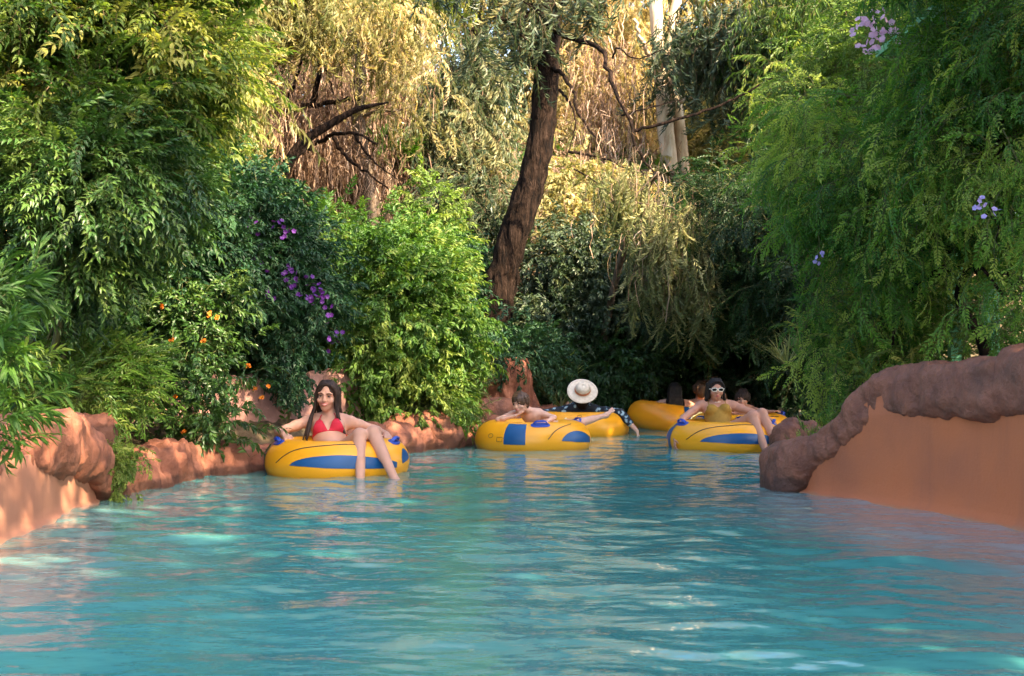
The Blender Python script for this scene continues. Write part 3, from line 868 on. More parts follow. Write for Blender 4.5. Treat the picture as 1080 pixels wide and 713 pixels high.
lan = [LB(205, 395, 11.7, 75, 40, .45), LB(150, 365, 12.0, 60, 40, .5), LB(235, 435, 11.7, 50, 22, .3), LB(220, 340, 12., 28, 40, .25), LB(200, 452, 11.6, 38, 16, .2), LB(130, 400, 11.6, 45, 35, .4), LB(258, 478, 11.9, 16, 9, .1)]
root = shrub('lantana_bush', 'sprawling plant with small orange flowers over the rock border', 'flowering plant', lan, T_bush, [M['leaf_dark'], M['twig']], 300, 3, .09, 8, scale=(.55, 1.0), mix=(.8, .25, .6), tint=(.35, 1.), shell=.8, r0=.012, stem='stems')
flowers(root, [P(x, y, 11.2 + .2 * (i % 3)) for i, (x, y) in enumerate([(171, 323), (221, 331), (229, 335), (182, 359), (184, 418), (269, 409), (283, 407), (194, 455), (93, 441), (215, 359), (276, 420), (262, 386)])], M['orange_petal'], 4, 12, .008, 4, .014, .013)

vio = [LB(170, 290, 13., 105, 85, 1.), LB(245, 262, 13.6, 75, 70, .9), LB(112, 325, 12.6, 65, 60, .6), LB(292, 315, 13.7, 52, 72, .7), LB(205, 225, 13.9, 80, 45, .8), LB(305, 380, 13.8, 28, 40, .4)]
root = shrub('violet_bush', 'big dark green bush with violet flowers down one edge', 'flowering bush', vio, T_bush, [M['leaf_blue'], M['twig']], 1500, 5, .10, 9, scale=(.6, 1.0), mix=(.8, .1, .5), tint=(.1, .8), r0=.03)
flowers(root, [P(x, y, 12.75 + .05 * (i % 4)) for i, (x, y) in enumerate([(272, 278), (283, 311), (300, 246), (308, 296), (311, 303), (318, 298), (327, 300), (326, 314), (338, 317), (341, 322), (350, 352), (352, 358), (262, 240), (296, 243), (186, 218), (275, 268), (334, 308), (345, 340), (303, 285)])], M['violet'], 5, 5, .05, 5, .027, .026, True)
shrub('hanging_vine', 'narrow dark vine hanging down the pink wall beside the woman in red', 'vine', [LB(305, 400, 13.05, 9, 48, .09), LB(300, 372, 13.1, 18, 22, .15)], T_small, [M['leaf_blue'], M['twig']], 90, 4, .03, 10, scale=(.5, .8), mix=(.5, -.6, .5), tint=(.1, .6), shell=.9, r0=.01)

bri = [LB(424, 330, 15.2, 70, 62, .9), LB(398, 385, 14.9, 62, 55, .6), (LB(458, 365, 15.5, 38, 58, .6)), LB(375, 300, 15.2, 45, 50, .6), LB(428, 280, 15.9, 48, 34, .6), LB(440, 425, 14.9, 50, 28, .4), LB(365, 425, 14.9, 40, 30, .35)]
shrub('leafy_bush', 'bright green sunlit bush directly behind the woman in the red bikini', 'bush', bri, T_bush, [M['leaf_mid'], M['twig']], 1500, 5, .10, 12, scale=(.65, 1.05), mix=(.8, .15, .5), tint=(.25, 1.), r0=.025)
shrub('grey_shrub', 'pale shrub with fine fronds touching the buttress', 'shrub', [LB(482, 420, 15.6, 20, 32, .25), LB(470, 440, 15.4, 22, 20, .25)], T_fern, [M['leaf_gum'], M['twig']], 90, 5, .05, 13, scale=(.7, 1.), mix=(.6, -.1, .5), tint=(.5, 1.), r0=.01)


def rosettes(name, label, cat, spots, tm, mat, seed, scale=(.8, 1.2), tint=(.3, .9), group=None):
    rng = np.random.default_rng(seed)
    base = np.mean(spots, 0); n = len(spots)
    root = tag(empty(name, base), label, cat, group)
    d = np.tile([0, 1., 0], (n, 1)); a = rng.uniform(0, 6.28, n)
    R = np.stack([np.stack([np.cos(a), -np.sin(a), a * 0], -1), np.stack([np.sin(a), np.cos(a), a * 0], -1), np.tile([0, 0, 1.], (n, 1))], 1)
    o = foliage('leaf_rosette', [(tm, np.asarray(spots) - base, R, rng.uniform(*scale, n), rng.uniform(*tint, n))], [mat, M['twig']], root)
    return root


rosettes('ginger_plant', 'tall strap-leaved plant rising behind the bright green bush', 'plant', [P(365, 300, 15.9), P(378, 290, 16), P(352, 305, 15.9), P(371, 278, 16.1), P(390, 285, 16.1)], T_strap, M['leaf_mid'], 3, (.9, 1.3), (.5, 1.))
rosettes('spider_plant', 'pale striped spiky plant at the foot of the leaning trunk', 'plant', [P(588, 395, 18.3), P(600, 402, 18.2)], T_spike, M['leaf_lime'], 4, (1., 1.3), (.6, 1.))
rosettes('spider_plant', 'low arching spiky plant beside the flaring rock buttress', 'plant', [P(583, 425, 17.7), P(592, 432, 17.5), P(574, 418, 17.8)], T_spike, M['leaf_khaki'], 5, (.9, 1.2), (.6, 1.))
shrub('sapling', 'slim pale-leaved sapling above the violet flowered bush', 'sapling', [LB(268, 205, 14.6, 22, 42, .25), LB(262, 232, 14.5, 30, 20, .25), LB(285, 225, 14.6, 18, 25, .2)], T_bush, [M['leaf_lime'], M['twig']], 90, 4, .06, 15, scale=(.5, .8), mix=(.8, .0, .5), tint=(.3, 1.), r0=.015)
shrub('sapling', 'yellow-green sapling standing over the bright bush near the leaning trunk', 'sapling', [LB(455, 215, 17., 24, 32, .3), LB(448, 250, 16.8, 22, 25, .25)], T_bush, [M['leaf_lime'], M['twig']], 70, 4, .06, 16, scale=(.6, .9), mix=(.8, .0, .5), tint=(.3, .9), r0=.015)
shrub('broadleaf_shrub', 'green shrub in the upper bank below the dry thicket', 'shrub', [LB(330, 250, 17.2, 60, 25, .6), LB(240, 225, 16.5, 50, 28, .6), LB(195, 195, 16, 40, 30, .5), LB(400, 245, 17.6, 40, 25, .5)], T_frond, [M['leaf_mid'], M['twig']], 240, 4, .12, 17, scale=(.6, 1.0), mix=(.7, .2, .5), tint=(.1, .8), r0=.015)

# ------------------------------------------------------------------ centre: shrubs at the far bend
shrub('dull_shrub', 'dull green fine-leaved shrub right of the leaning trunk', 'shrub', [LB(612, 300, 20.2, 48, 58, .7), LB(596, 358, 19.6, 46, 44, .6), LB(640, 330, 19.8, 45, 60, .7), LB(568, 340, 20, 26, 36, .4)], T_bush, [M['leaf_gum'], M['twig']], 900, 4, .13, 20, scale=(.8, 1.2), mix=(.8, 0, .5), tint=(.0, .55), r0=.03)
shrub('dark_shrub', 'low dark green shrub over the water behind the straw hat', 'shrub', [LB(640, 395, 19.3, 52, 32, .6), LB(680, 380, 20.2, 45, 50, .7), LB(600, 415, 18.9, 28, 22, .4), LB(700, 405, 20.5, 40, 32, .6)], T_bush, [M['leaf_dark'], M['twig']], 600, 4, .12, 21, scale=(.8, 1.2), mix=(.8, 0, .5), tint=(.0, .45), r0=.03)
shrub('climbing_bush', 'shaded bush wrapped round the foot of the leaning trunk', 'bush', [LB(512, 372, 18.2, 26, 14, .4), LB(486, 320, 19.0, 14, 40, .4), LB(556, 376, 18.0, 26, 18, .4), LB(480, 285, 19.4, 20, 30, .4), LB(532, 380, 17.15, 26, 8, .25), LB(506, 392, 17.3, 12, 16, .2), LB(566, 396, 17.5, 12, 12, .2)], T_bush, [M['leaf_blue'], M['twig']], 420, 4, .10, 22, scale=(.7, 1.1), mix=(.8, 0, .5), tint=(.2, .9), r0=.02)
shrub('yellow_shrub', 'sunlit yellow-green shrub high between the two trunks', 'shrub', [LB(645, 232, 21.5, 42, 40, .8), LB(620, 265, 21, 30, 35, .6), LB(675, 250, 21.5, 30, 40, .6), LB(598, 205, 22, 28, 36, .6)], T_bush, [M['leaf_gold'], M['twig']], 420, 4, .13, 23, scale=(.9, 1.3), mix=(.8, 0, .5), tint=(.1, .9), r0=.03)
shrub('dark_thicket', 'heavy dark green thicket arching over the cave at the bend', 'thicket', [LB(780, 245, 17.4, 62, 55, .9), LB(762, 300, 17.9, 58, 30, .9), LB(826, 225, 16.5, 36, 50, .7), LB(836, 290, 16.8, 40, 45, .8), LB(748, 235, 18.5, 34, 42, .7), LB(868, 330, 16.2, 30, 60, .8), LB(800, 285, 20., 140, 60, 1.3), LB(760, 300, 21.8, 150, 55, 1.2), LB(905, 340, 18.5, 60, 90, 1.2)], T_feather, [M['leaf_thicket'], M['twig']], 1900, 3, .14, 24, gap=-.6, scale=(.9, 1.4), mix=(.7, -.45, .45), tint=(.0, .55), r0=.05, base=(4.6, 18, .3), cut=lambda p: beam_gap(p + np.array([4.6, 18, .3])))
shrub('dark_thicket', 'black-green undergrowth at the back of the cave', 'thicket', [LB(730, 380, 23.5, 70, 60, 1.), LB(800, 370, 22.5, 90, 70, 1.), LB(870, 380, 20.5, 70, 70, 1.), LB(880, 300, 20.5, 110, 120, 1.3), LB(660, 340, 23, 60, 70, 1.)], T_bush, [M['leaf_thicket'], M['twig']], 900, 4, .18, 25, scale=(1.2, 1.8), mix=(.8, 0, .5), tint=(.0, .25), r0=.05, base=(4.5, 22.5, .5))  # tint held at the darkest leaves to paint in the cave's shade
rosettes('palm_frond_clump', 'brownish fan of hanging fronds beside the cave mouth', 'palm', [P(822, 380, 15.2), P(838, 372, 15.2), P(830, 388, 15.)], T_spike, M['leaf_khaki'], 6, (1., 1.5), (.3, .8))

# ------------------------------------------------------------------ curtain of vines  on the other bank
cur = [LB(955, 205, 10.6, 88, 105, .9), LB(1060, 150, 9.4, 80, 125, 1.), LB(893, 280, 11.2, 40, 95, .6), LB(925, 350, 11.2, 45, 28, .4), LB(1062, 215, 9.1, 55, 65, .6), LB(965, 255, 10.6, 70, 35, .6), LB(1005, 125, 10.2, 50, 55, .7), LB(888, 385, 11.4, 28, 28, .35), LB(1078, 310, 9.2, 14, 55, .3), LB(872, 160, 11.6, 45, 60, .7), LB(1120, 60, 9.3, 120, 200, 1.2), LB(1075, -60, 9.8, 160, 80, 1.2)]
base = np.array([3.55, 10.6, .6])
root = tag(empty('vine_curtain', base), 'great feathery green curtain of trumpet vine above the brown rock rim', 'climbing vine')
lb = [(c - base, r) for c, r in cur]
foliage('foliage', [crown_sets(30, lb, T_feather, 2300, 3, .11, (.5, .95), (.75, -.45, .5), (.0, 1.), .6, .6, gap=-.02, gfreq=2.2)], [M['leaf_feather'], M['twig']], root)
mb = MB(); rng = np.random.default_rng(9)
tp = np.array([P(1040, 372, 10.3), P(1034, 352, 10.2), P(1018, 332, 10.2), P(1013, 305, 10.2), P(1028, 262, 10.2), P(1010, 180, 10.3), P(980, 90, 10.5)]) - base
mb.tube(spline(tp, 40), np.linspace(.05, .025, 40), 9, .06); limbs(mb, tp[4], lb, rng, .02); mb.obj('stem', M['bark_dark'], root)
flowers(root, [P(910, 22, 10.1), P(924, 15, 10.1), P(924, 36, 10.1), P(938, 37, 10.1), P(909, 47, 10.1), P(922, 50, 10.1), P(932, 27, 10.15)], M['pink_petal'], 7, 7, .045, 5, .03, .027, True)
flowers(root, [P(1046, 221, 8.4), P(1034, 216, 8.5), P(866, 272, 10.5)], M['lilac_petal'], 8, 5, .035, 5, .022, .020, True)
shrub('lime_shrub', 'yellow-green sunlit shrub behind the top of the vine curtain', 'shrub', [LB(885, 115, 13.2, 32, 45, .6), LB(905, 75, 13.5, 45, 35, .7), LB(960, 60, 12.5, 50, 35, .6)], T_feather, [M['leaf_lime'], M['twig']], 300, 3, .13, 31, scale=(.8, 1.1), mix=(.75, -.1, .5), tint=(.1, .8), r0=.02, base=(4.4, 13.4, .6))
shrub('bank_shrub', 'shaded grassy shrub behind the rock rim under the vine curtain', 'shrub', [LB(980, 365, 11.2, 90, 30, .5), LB(1000, 330, 12.2, 70, 50, .6), LB(900, 395, 11., 40, 22, .3), LB(1060, 350, 10.6, 50, 40, .5), LB(930, 340, 12.4, 60, 60, .6)], T_weep, [M['leaf_olive'], M['twig']], 420, 3, .10, 32, scale=(.35, .6), mix=(.4, .8, .5), tint=(.3, .9), r0=.012)
rng = np.random.default_rng(2)
rosettes('grass_tuft', 'grass tufts growing on the falling end of the brown rock rim', 'grass tuft', [P(866 + rng.normal(0, 13), 452 + rng.normal(0, 11), 10.7 + rng.normal(0, .12)) for _ in range(26)], T_grass, M['leaf_mid'], 7, (.5, 1.), (.3, .9))['kind'] = 'stuff'
rosettes('grass_tuft', 'small grass tufts on the top step of the brown rock rim', 'grass tuft', [P(925 + rng.normal(0, 14), 393 + rng.normal(0, 6), 9.85 + rng.normal(0, .1)) for _ in range(14)], T_grass, M['leaf_mid'], 8, (.5, .9), (.1, .7))['kind'] = 'stuff'

# ------------------------------------------------------------------ trees
def tree(label, trunk, r, lobes, tm, mats, clumps, per, cr, seed, extra_limbs=(), more=(), group=None, bark='bark_mid', rough=.05, sides=14, **kw):
    """trunk: world points; extra_limbs: [(points, r0, r1)]; mats = (leaf, twig)."""
    rng = np.random.default_rng(seed + 900)
    tr = np.asarray(trunk, float); base = tr[0].copy()
    root = tag(empty('tree', base), label, 'tree', group)
    lb = [(c - base, q) for c, q in lobes]
    if lb: foliage('crown', [crown_sets(seed, lb, tm, clumps, per, cr, **kw)], mats, root)
    mb = MB(); n = 46
    rr = np.interp(np.linspace(0, 1, n), np.linspace(0, 1, len(r)), r)
    mb.tube(spline(tr - base, n), rr, sides, rough, seed)
    for pts, r0, r1 in more: mb.tube(spline(np.asarray(pts) - base, n), np.linspace(r0, r1, n), sides, rough, seed + 1)
    mb.obj('trunk', M[bark], root)
    mb = MB(); any_ = False
    for pts, r0, r1 in extra_limbs:
        q = spline(np.asarray(pts) - base, 26)
        q[1:-1] += rng.normal(0, .3 * r0, (24, 3)); mb.tube(q, np.linspace(r0, r1, 26), 6, .08); any_ = True
    if lb:
        top = tr[-2] - base
        for c, rad in lb:
            s = (tr - base)[np.argmin(((tr - base - c) ** 2).sum(1))]
            mb.tube(spline(wob(s, c, 5, .08 * np.linalg.norm(c - s), rng), 18), np.linspace(r[-1] * .5, r[-1] * .12, 18), 6, .05); any_ = True
            for k in range(3):
                e = c + unit(rng.normal(0, 1, 3)) * rad * .75
                mb.tube(spline(wob(c, e, 4, .05, rng), 8), np.linspace(r[-1] * .14, .006, 8), 5)
    if any_: mb.obj('branch', M[bark], root)
    return root


D = 19.
tree('leaning dark-barked tree rising behind the flaring rock buttress', [P(519, 372, D), P(522, 345, D), P(530, 290, D), P(546, 235, D), P(561, 190, D), P(571, 140, D), P(576, 80, D), P(579, 20, D), P(582, -60, D), P(590, -160, D)], [.24, .21, .20, .19, .18, .17, .16, .145, .13, .10],
     [LB(552, 0, 18.4, 40, 30, .6), LB(620, -14, 18.2, 40, 20, .5), LB(520, -50, 18.6, 110, 30, 1.), LB(498, 30, 18.4, 16, 30, .3), LB(558, 45, 18.35, 16, 45, .25)], T_gum, [M['leaf_gum'], M['twig_brown']], 110, 4, .12, 40,
     extra_limbs=[([P(578, 70, D), P(592, 78, 18.6), P(603, 95, 18.2), P(610, 118, 18), P(626, 142, 17.8), P(646, 168, 17.6)], .032, .009), ([P(590, 95, 18.5), P(600, 108, 18.2), P(607, 130, 18.2), P(598, 165, 18.2)], .02, .006),
                  ([P(579, 30, D), P(610, 42, 18.3), P(634, 52, 17.8), P(641, 75, 17.5), P(652, 104, 17.2), P(666, 134, 17), P(672, 160, 16.9), P(690, 182, 16.8)], .038, .012), ([P(667, 137, 17), P(700, 130, 16.9), P(740, 118, 16.8), P(780, 102, 16.7), P(815, 82, 16.6)], .022, .01),
                  ([P(646, 62, 17.5), P(652, 50, 17.4), P(670, 62, 17.3), P(700, 52, 17.2)], .015, .006), ([P(600, 160, 18.1), P(640, 168, 17.9), P(672, 185, 17.6)], .02, .006), ([P(655, 122, 17.1), P(690, 112, 17), P(720, 105, 17)], .012, .005), ([P(605, 178, 18), P(632, 195, 17.9), P(655, 225, 17.8)], .012, .004)],
     scale=(.8, 1.2), mix=(.4, -.8, .35), tint=(.1, .8), shell=.9, low=.9, bark='bark_dark', rough=.09, sides=22)
wl = [LB(700, 255, 16.6, 38, 60, .45), LB(722, 300, 16.5, 32, 50, .4), LB(690, 315, 16.6, 26, 35, .35), LB(735, 250, 16.8, 26, 50, .4), LB(655, 200, 17.0, 28, 40, .4)]
tree('weeping tree with khaki hanging foliage over the bend', [P(628, 425, 19.6), P(640, 340, 19.2), P(656, 270, 18.4), P(676, 215, 17.5), P(688, 190, 17.0), P(694, 182, 16.8)], [.06, .05, .045, .035, .025, .018], wl, T_weep, [M['leaf_khaki'], M['twig_brown']], 260, 4, .09, 41,
     scale=(.45, .8), mix=(.3, -1.1, .25), tint=(.2, .95), shell=.95, low=.9, bark='bark_mid')
D = 27.5
tree('pale white-barked gum tree with two stems in full sun', [P(712, 230, D), P(707, 185, D), P(701, 125, D), P(697, 75, D), P(693, 25, D), P(688, -50, D), P(690, -140, D)], [.18, .165, .155, .145, .13, .115, .09],
     [LB(755, 35, 25.5, 48, 50, .8), LB(775, 80, 25.5, 38, 32, .6), LB(706, 60, 26.8, 16, 40, .3)], T_gum, [M['leaf_gum'], M['twig_brown']], 170, 4, .18, 42, more=[([P(722, 230, D + .3), P(721, 180, D + .3), P(714, 110, D + .2), P(707, 60, D + .2), P(712, 10, D), P(730, -60, D)], .13, .08)],
     extra_limbs=[([P(705, 92, D), P(718, 80, 27.2), P(735, 66, 26.8), P(752, 45, 26.3)], .11, .05), ([P(697, 75, D), P(680, 50, 27), P(668, 20, 26.6)], .06, .03)], scale=(1.0, 1.5), mix=(.4, -.7, .4), tint=(.0, .55), shell=.9, low=.9, bark='bark_pale', rough=.03, sides=18)
D = 20.2
tree('bent mossy tree with bare arching limbs in the dry thicket', [P(294, 240, D), P(294, 205, D), P(304, 172, D), P(322, 148, D), P(350, 130, D), P(378, 115, D), P(410, 108, D)], [.095, .085, .08, .07, .055, .04, .012], [], T_gum, None, 0, 0, 0, 43,
     extra_limbs=[([P(308, 165, D), P(330, 152, 21.3), P(352, 143, 20.6), P(372, 140, 20.4), P(398, 152, 20.3)], .045, .015), ([P(352, 143, 21.2), P(362, 162, 21), P(384, 180, 20.8), P(410, 200, 20.7)], .035, .01), ([P(372, 140, 21.), P(392, 168, 20.8), P(418, 188, 20.8)], .025, .008), ([P(330, 110, 21.6), P(335, 80, 21.7), P(340, 40, 21.9), P(345, 0, 22)], .05, .03),
                  ([P(300, 115, 21.5), P(315, 75, 21.6), P(325, 30, 21.8)], .03, .015), ([P(268, 125, 21.4), P(300, 118, 21.5), P(345, 108, 21.6), P(380, 105, 21.6)], .05, .03), ([P(340, 60, 21.7), P(348, 85, 21.5), P(352, 100, 21.5)], .02, .008)], bark='bark_dark')
tree('slender pale sapling trunk standing in sun on the slope', [P(452, 200, 24), P(453, 130, 24), P(450, 90, 24), P(446, 40, 24), P(449, -20, 24), P(446, -100, 24)], [.06, .055, .05, .045, .04, .035], [LB(450, -30, 24, 70, 45, 1.)], T_gum, [M['leaf_olive'], M['twig_brown']], 90, 4, .15, 44, scale=(1., 1.4), mix=(.4, -.6, .4), tint=(.3, 1.), shell=.9, bark='bark_pale')
GB = 'sunlit trees on the slope behind'
def back(label, lobes, mat, seed, n=480, tint=(.2, 1.), scale=(.85, 1.25), tm=None, twig='twig_brown', mix=(.5, -.5, .5), bark='bark_mid'):
    n = int(n * 2.); c = np.mean([l[0] for l in lobes], 0); y = max(l[0][1] for l in lobes) + .3
    gz = ground_z(c[0], y)
    tr = [(c[0] + .2, y, gz - .1), (c[0] + .1, y, gz + 1.2), (c[0] - .1, y, gz + 2.6), (c[0], y, max(c[2] + .5, gz + 3.5))]
    return tree(label, tr, [.16, .14, .11, .07], lobes, tm or T_gumfar, [M[mat], M[twig]], n, 4, .22, seed, group=GB, scale=scale, mix=mix, tint=tint, shell=.8, low=.6, bark=bark)


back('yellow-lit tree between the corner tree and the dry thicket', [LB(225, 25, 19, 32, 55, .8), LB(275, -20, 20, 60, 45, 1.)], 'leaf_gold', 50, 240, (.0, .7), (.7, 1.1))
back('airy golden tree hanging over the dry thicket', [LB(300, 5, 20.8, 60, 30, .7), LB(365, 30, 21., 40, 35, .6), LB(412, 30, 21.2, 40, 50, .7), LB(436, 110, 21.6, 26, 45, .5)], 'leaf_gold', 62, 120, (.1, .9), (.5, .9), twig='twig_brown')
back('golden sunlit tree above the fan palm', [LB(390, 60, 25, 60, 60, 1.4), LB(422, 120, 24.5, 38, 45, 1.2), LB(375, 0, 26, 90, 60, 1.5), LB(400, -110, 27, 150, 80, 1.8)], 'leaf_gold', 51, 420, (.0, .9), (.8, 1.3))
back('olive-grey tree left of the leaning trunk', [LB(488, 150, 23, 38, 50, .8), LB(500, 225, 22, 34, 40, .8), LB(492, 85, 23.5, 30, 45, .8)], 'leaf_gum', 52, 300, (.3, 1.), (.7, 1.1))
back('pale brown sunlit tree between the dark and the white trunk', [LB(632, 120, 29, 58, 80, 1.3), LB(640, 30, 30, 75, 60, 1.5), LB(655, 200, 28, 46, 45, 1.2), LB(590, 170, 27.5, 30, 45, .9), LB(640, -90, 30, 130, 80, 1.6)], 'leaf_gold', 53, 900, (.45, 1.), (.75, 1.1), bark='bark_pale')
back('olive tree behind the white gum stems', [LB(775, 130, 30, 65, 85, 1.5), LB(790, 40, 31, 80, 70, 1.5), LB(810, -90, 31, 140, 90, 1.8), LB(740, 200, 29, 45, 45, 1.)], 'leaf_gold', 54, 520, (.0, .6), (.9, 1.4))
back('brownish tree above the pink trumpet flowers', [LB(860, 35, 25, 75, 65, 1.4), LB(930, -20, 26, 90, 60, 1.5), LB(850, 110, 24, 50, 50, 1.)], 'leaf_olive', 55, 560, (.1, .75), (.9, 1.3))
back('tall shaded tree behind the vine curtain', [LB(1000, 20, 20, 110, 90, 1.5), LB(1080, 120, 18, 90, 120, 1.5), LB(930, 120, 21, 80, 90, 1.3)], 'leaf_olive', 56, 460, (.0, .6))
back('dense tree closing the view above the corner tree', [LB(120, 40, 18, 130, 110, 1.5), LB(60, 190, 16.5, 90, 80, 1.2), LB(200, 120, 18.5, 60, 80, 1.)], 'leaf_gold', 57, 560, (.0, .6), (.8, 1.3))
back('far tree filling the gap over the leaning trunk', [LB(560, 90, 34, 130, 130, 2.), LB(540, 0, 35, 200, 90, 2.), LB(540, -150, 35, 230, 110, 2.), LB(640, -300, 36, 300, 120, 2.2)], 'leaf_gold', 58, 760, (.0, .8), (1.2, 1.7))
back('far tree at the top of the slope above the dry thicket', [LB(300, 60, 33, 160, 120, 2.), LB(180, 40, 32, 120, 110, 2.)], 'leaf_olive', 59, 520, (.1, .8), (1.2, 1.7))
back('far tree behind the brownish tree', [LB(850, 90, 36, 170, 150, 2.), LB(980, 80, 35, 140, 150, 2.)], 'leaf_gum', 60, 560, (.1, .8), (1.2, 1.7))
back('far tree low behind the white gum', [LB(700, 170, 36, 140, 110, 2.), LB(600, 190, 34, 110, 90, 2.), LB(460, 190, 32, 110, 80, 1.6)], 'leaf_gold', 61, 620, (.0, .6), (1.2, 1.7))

# unseen trees added for shade, crown lobes placed along the sun's path
SH = 'unseen shade trees added beyond the vine curtain'
def shade_tree(label, x, y, lobes, seed, n=520):
    z = ground_z(x, y)
    tree(label, [(x, y, z - .1), (x + .1, y, z + 1.5), (x - .1, y, z + 3), (x, y, z + 5.)], [.22, .19, .16, .1], [(np.array(c, float), np.array(r, float)) for c, r in lobes], T_gumfar, [M['leaf_olive'], M['twig_brown']], n, 4, .22, seed, group=SH, scale=(1.1, 1.7), mix=(.6, -.2, .5), tint=(.1, .7), shell=.8, low=.6, gap=-.45)


shade_tree('unseen tall tree added to shade the river from beside the near wall', 6.2, 4.5, [((5.6, 4.6, 5.6), (1.8, 2.0, 1.5)), ((6.6, 6.6, 5.4), (1.8, 1.6, 1.7)), ((5.8, 2.5, 5.2), (1.6, 1.6, 1.3)), ((6.6, 4.5, 7.2), (1.9, 2.2, 1.2)), ((3.2, 3.6, 6.2), (1.4, 1.2, .8)), ((4.2, 6.6, 6.1), (1.2, 1.1, .7))], 70, 760)
shade_tree('unseen tall tree added to shade the far bend from behind the vine curtain', 7.4, 10.5, [((6.8, 10.4, 4.8), (1.5, 1.9, 1.5)), ((7.2, 8.6, 5.6), (1.6, 1.6, 1.4)), ((7.3, 12.2, 4.2), (1.3, 1.3, 1.2)), ((3.0, 9.2, 6.4), (1.2, 1.1, .7)), ((5.2, 12.5, 5.0), (1.1, 1.1, .8)), ((1.1, 6.4, 6.4), (.9, .8, .5))], 71, 640)


shade_tree('unseen tall tree added to shade the water nearest the camera', 5.2, -1.5, [((4.2, -1.5, 5.0), (1.8, 2.2, 1.4)), ((4.6, .6, 5.6), (1.7, 1.7, 1.3)), ((5.2, -3.6, 5.6), (1.8, 1.8, 1.5)), ((3.2, -3.2, 5.4), (1.7, 1.7, 1.2)), ((4.6, -1.4, 6.8), (2., 2.4, 1.2)), ((6.9, 1.2, 5.0), (1.5, 1.4, 1.6))], 72, 900)


# ------------------------------------------------------------------ fan palm, dry vines, ground cover, shelter
def fan_palm(label, c, k, r, seed):
    rng = np.random.default_rng(seed); root = tag(empty('fan_palm', c), label, 'palm')
    T = Tmpl()
    for i in range(k):
        a = rng.uniform(-1.5, 1.5); el = rng.uniform(-.1, 1.3)
        ax = unit(np.array([math.sin(a) * math.cos(el), -math.cos(a) * math.cos(el) * .8, math.sin(el)])); hub = ax * r * rng.uniform(.5, .9)
        Rm = frames(ax[None], rng)[0]
        for j in range(26):
            b = -1.75 + 3.5 * j / 25
            d = np.array([math.sin(b), math.cos(b), .12 * math.cos(b * 2)])
            L = r * (.75 + .25 * math.cos(b)) * rng.uniform(.9, 1.05)
            V, Fc = leaf_geo(L, .05, .4, .12 + .15 * rng.random())
            x = unit(np.cross(d, [0, 0, 1.])); z = np.cross(x, d)
            T.add((V @ np.stack([x, d, z])) @ Rm.T + hub, Fc, rng.uniform(-1, 1))
        T.stem(np.array([[0, 0, -.1], hub * .5, hub]), .012)
    T.done()
    foliage('fan_leaves', [([T], np.zeros((1, 3)), np.eye(3)[None], np.ones(1), np.array([.4]))], [M['leaf_mid'], M['twig']], root)
    mb = MB(); gz = ground_z(c[0], c[1]) - c[2]
    mb.tube(spline(np.array([[0, 0, gz - .1], [.03, 0, gz * .5], [0, 0, 0]]), 14), .09, 10, .12); mb.obj('trunk', M['bark_mid'], root)


fan_palm('green fan palm in front of the golden tree', P(408, 172, 22.6), 5, .42, 4)


def strands(name, label, regions, seed, mat, wl=(.35, 1.1), wd=.012):
    """Mass of hanging dry strands (thin curved ribbons)."""
    rng = np.random.default_rng(seed); Vs, Fs, Ts, k = [], [], [], 0
    for (px, py, d, rx, ry, rd), n in regions:
        c, r = LB(px, py, d, rx, ry, rd)
        q = rng.normal(0, .5, (n, 3)) * r + c
        q[:, 1] += .25 * np.sin(q[:, 0] * 3) + .2 * np.sin(q[:, 2] * 4 + q[:, 0] * 2)
        cl = rng.integers(0, 40, n); tc = rng.uniform(.1, .8, 40)[cl]; q[:, 0] += rng.normal(0, .5, 40)[cl] * r[0] * .4
        for i in range(n):
            L = rng.uniform(*wl); seg = 5; t = np.linspace(0, 1, seg)
            a = rng.uniform(0, 6.28); o = np.array([math.cos(a), math.sin(a), 0]) * rng.uniform(.0, .45) * L
            pts = q[i] + np.outer(t, o) * (1 - .3 * t[:, None]) + np.outer(t ** 1.3, [0, 0, -L]) + rng.normal(0, .02, (seg, 3))
            if rng.random() < .35: pts = q[i] + (pts - q[i]) * np.array([1.4, 1, -.35])
            b = rng.uniform(0, 6.28); sd = np.array([math.cos(b), math.sin(b), .2]) * wd * rng.uniform(.5, 1.4)
            V = np.empty((seg * 2, 3)); V[0::2] = pts - sd; V[1::2] = pts + sd
            f = []
            for s in range(seg - 1): f += [[2 * s, 2 * s + 1, 2 * s + 3], [2 * s, 2 * s + 3, 2 * s + 2]]
            Vs.append(V); Fs.append(np.array(f) + k); Ts.append(np.full(seg * 2, np.clip(tc[i] + rng.normal(0, .15), 0, 1))); k += seg * 2
    o = mesh_obj(name, np.vstack(Vs), np.vstack(Fs), mat, None, False, None, np.concatenate(Ts))
    return tag(o, label, 'dry vines', kind='stuff')


strands('dry_vines', 'brown dry vines hanging in a thicket on the sunny slope', [((300, 140, 22.6, 110, 90, 1.), 9000), ((250, 120, 21.2, 45, 70, .6), 4200), ((345, 200, 22.3, 60, 40, .5), 4200), ((420, 130, 24, 70, 80, .9), 2600), ((480, 200, 23, 50, 45, .6), 1400), ((640, 110, 27.5, 45, 80, .7), 1500), ((600, 190, 24, 35, 40, .5), 700)], 5, M['dry'], (.12, .6), .0065)
strands('dry_vines', 'dry brown twigs hanging inside the weeping tree over the bend', [((705, 250, 16.8, 42, 60, .4), 150), ((655, 190, 17.1, 40, 60, .4), 90), ((635, 120, 17.4, 45, 60, .4), 60)], 6, M['dry'], (.2, .6), .0035)
mb = MB(); rng = np.random.default_rng(6)
root = tag(empty('bare_roots', P(240, 90, 20.4)), 'bleached bare roots dangling from the dry thicket', 'roots'); o0 = P(240, 90, 20.4)
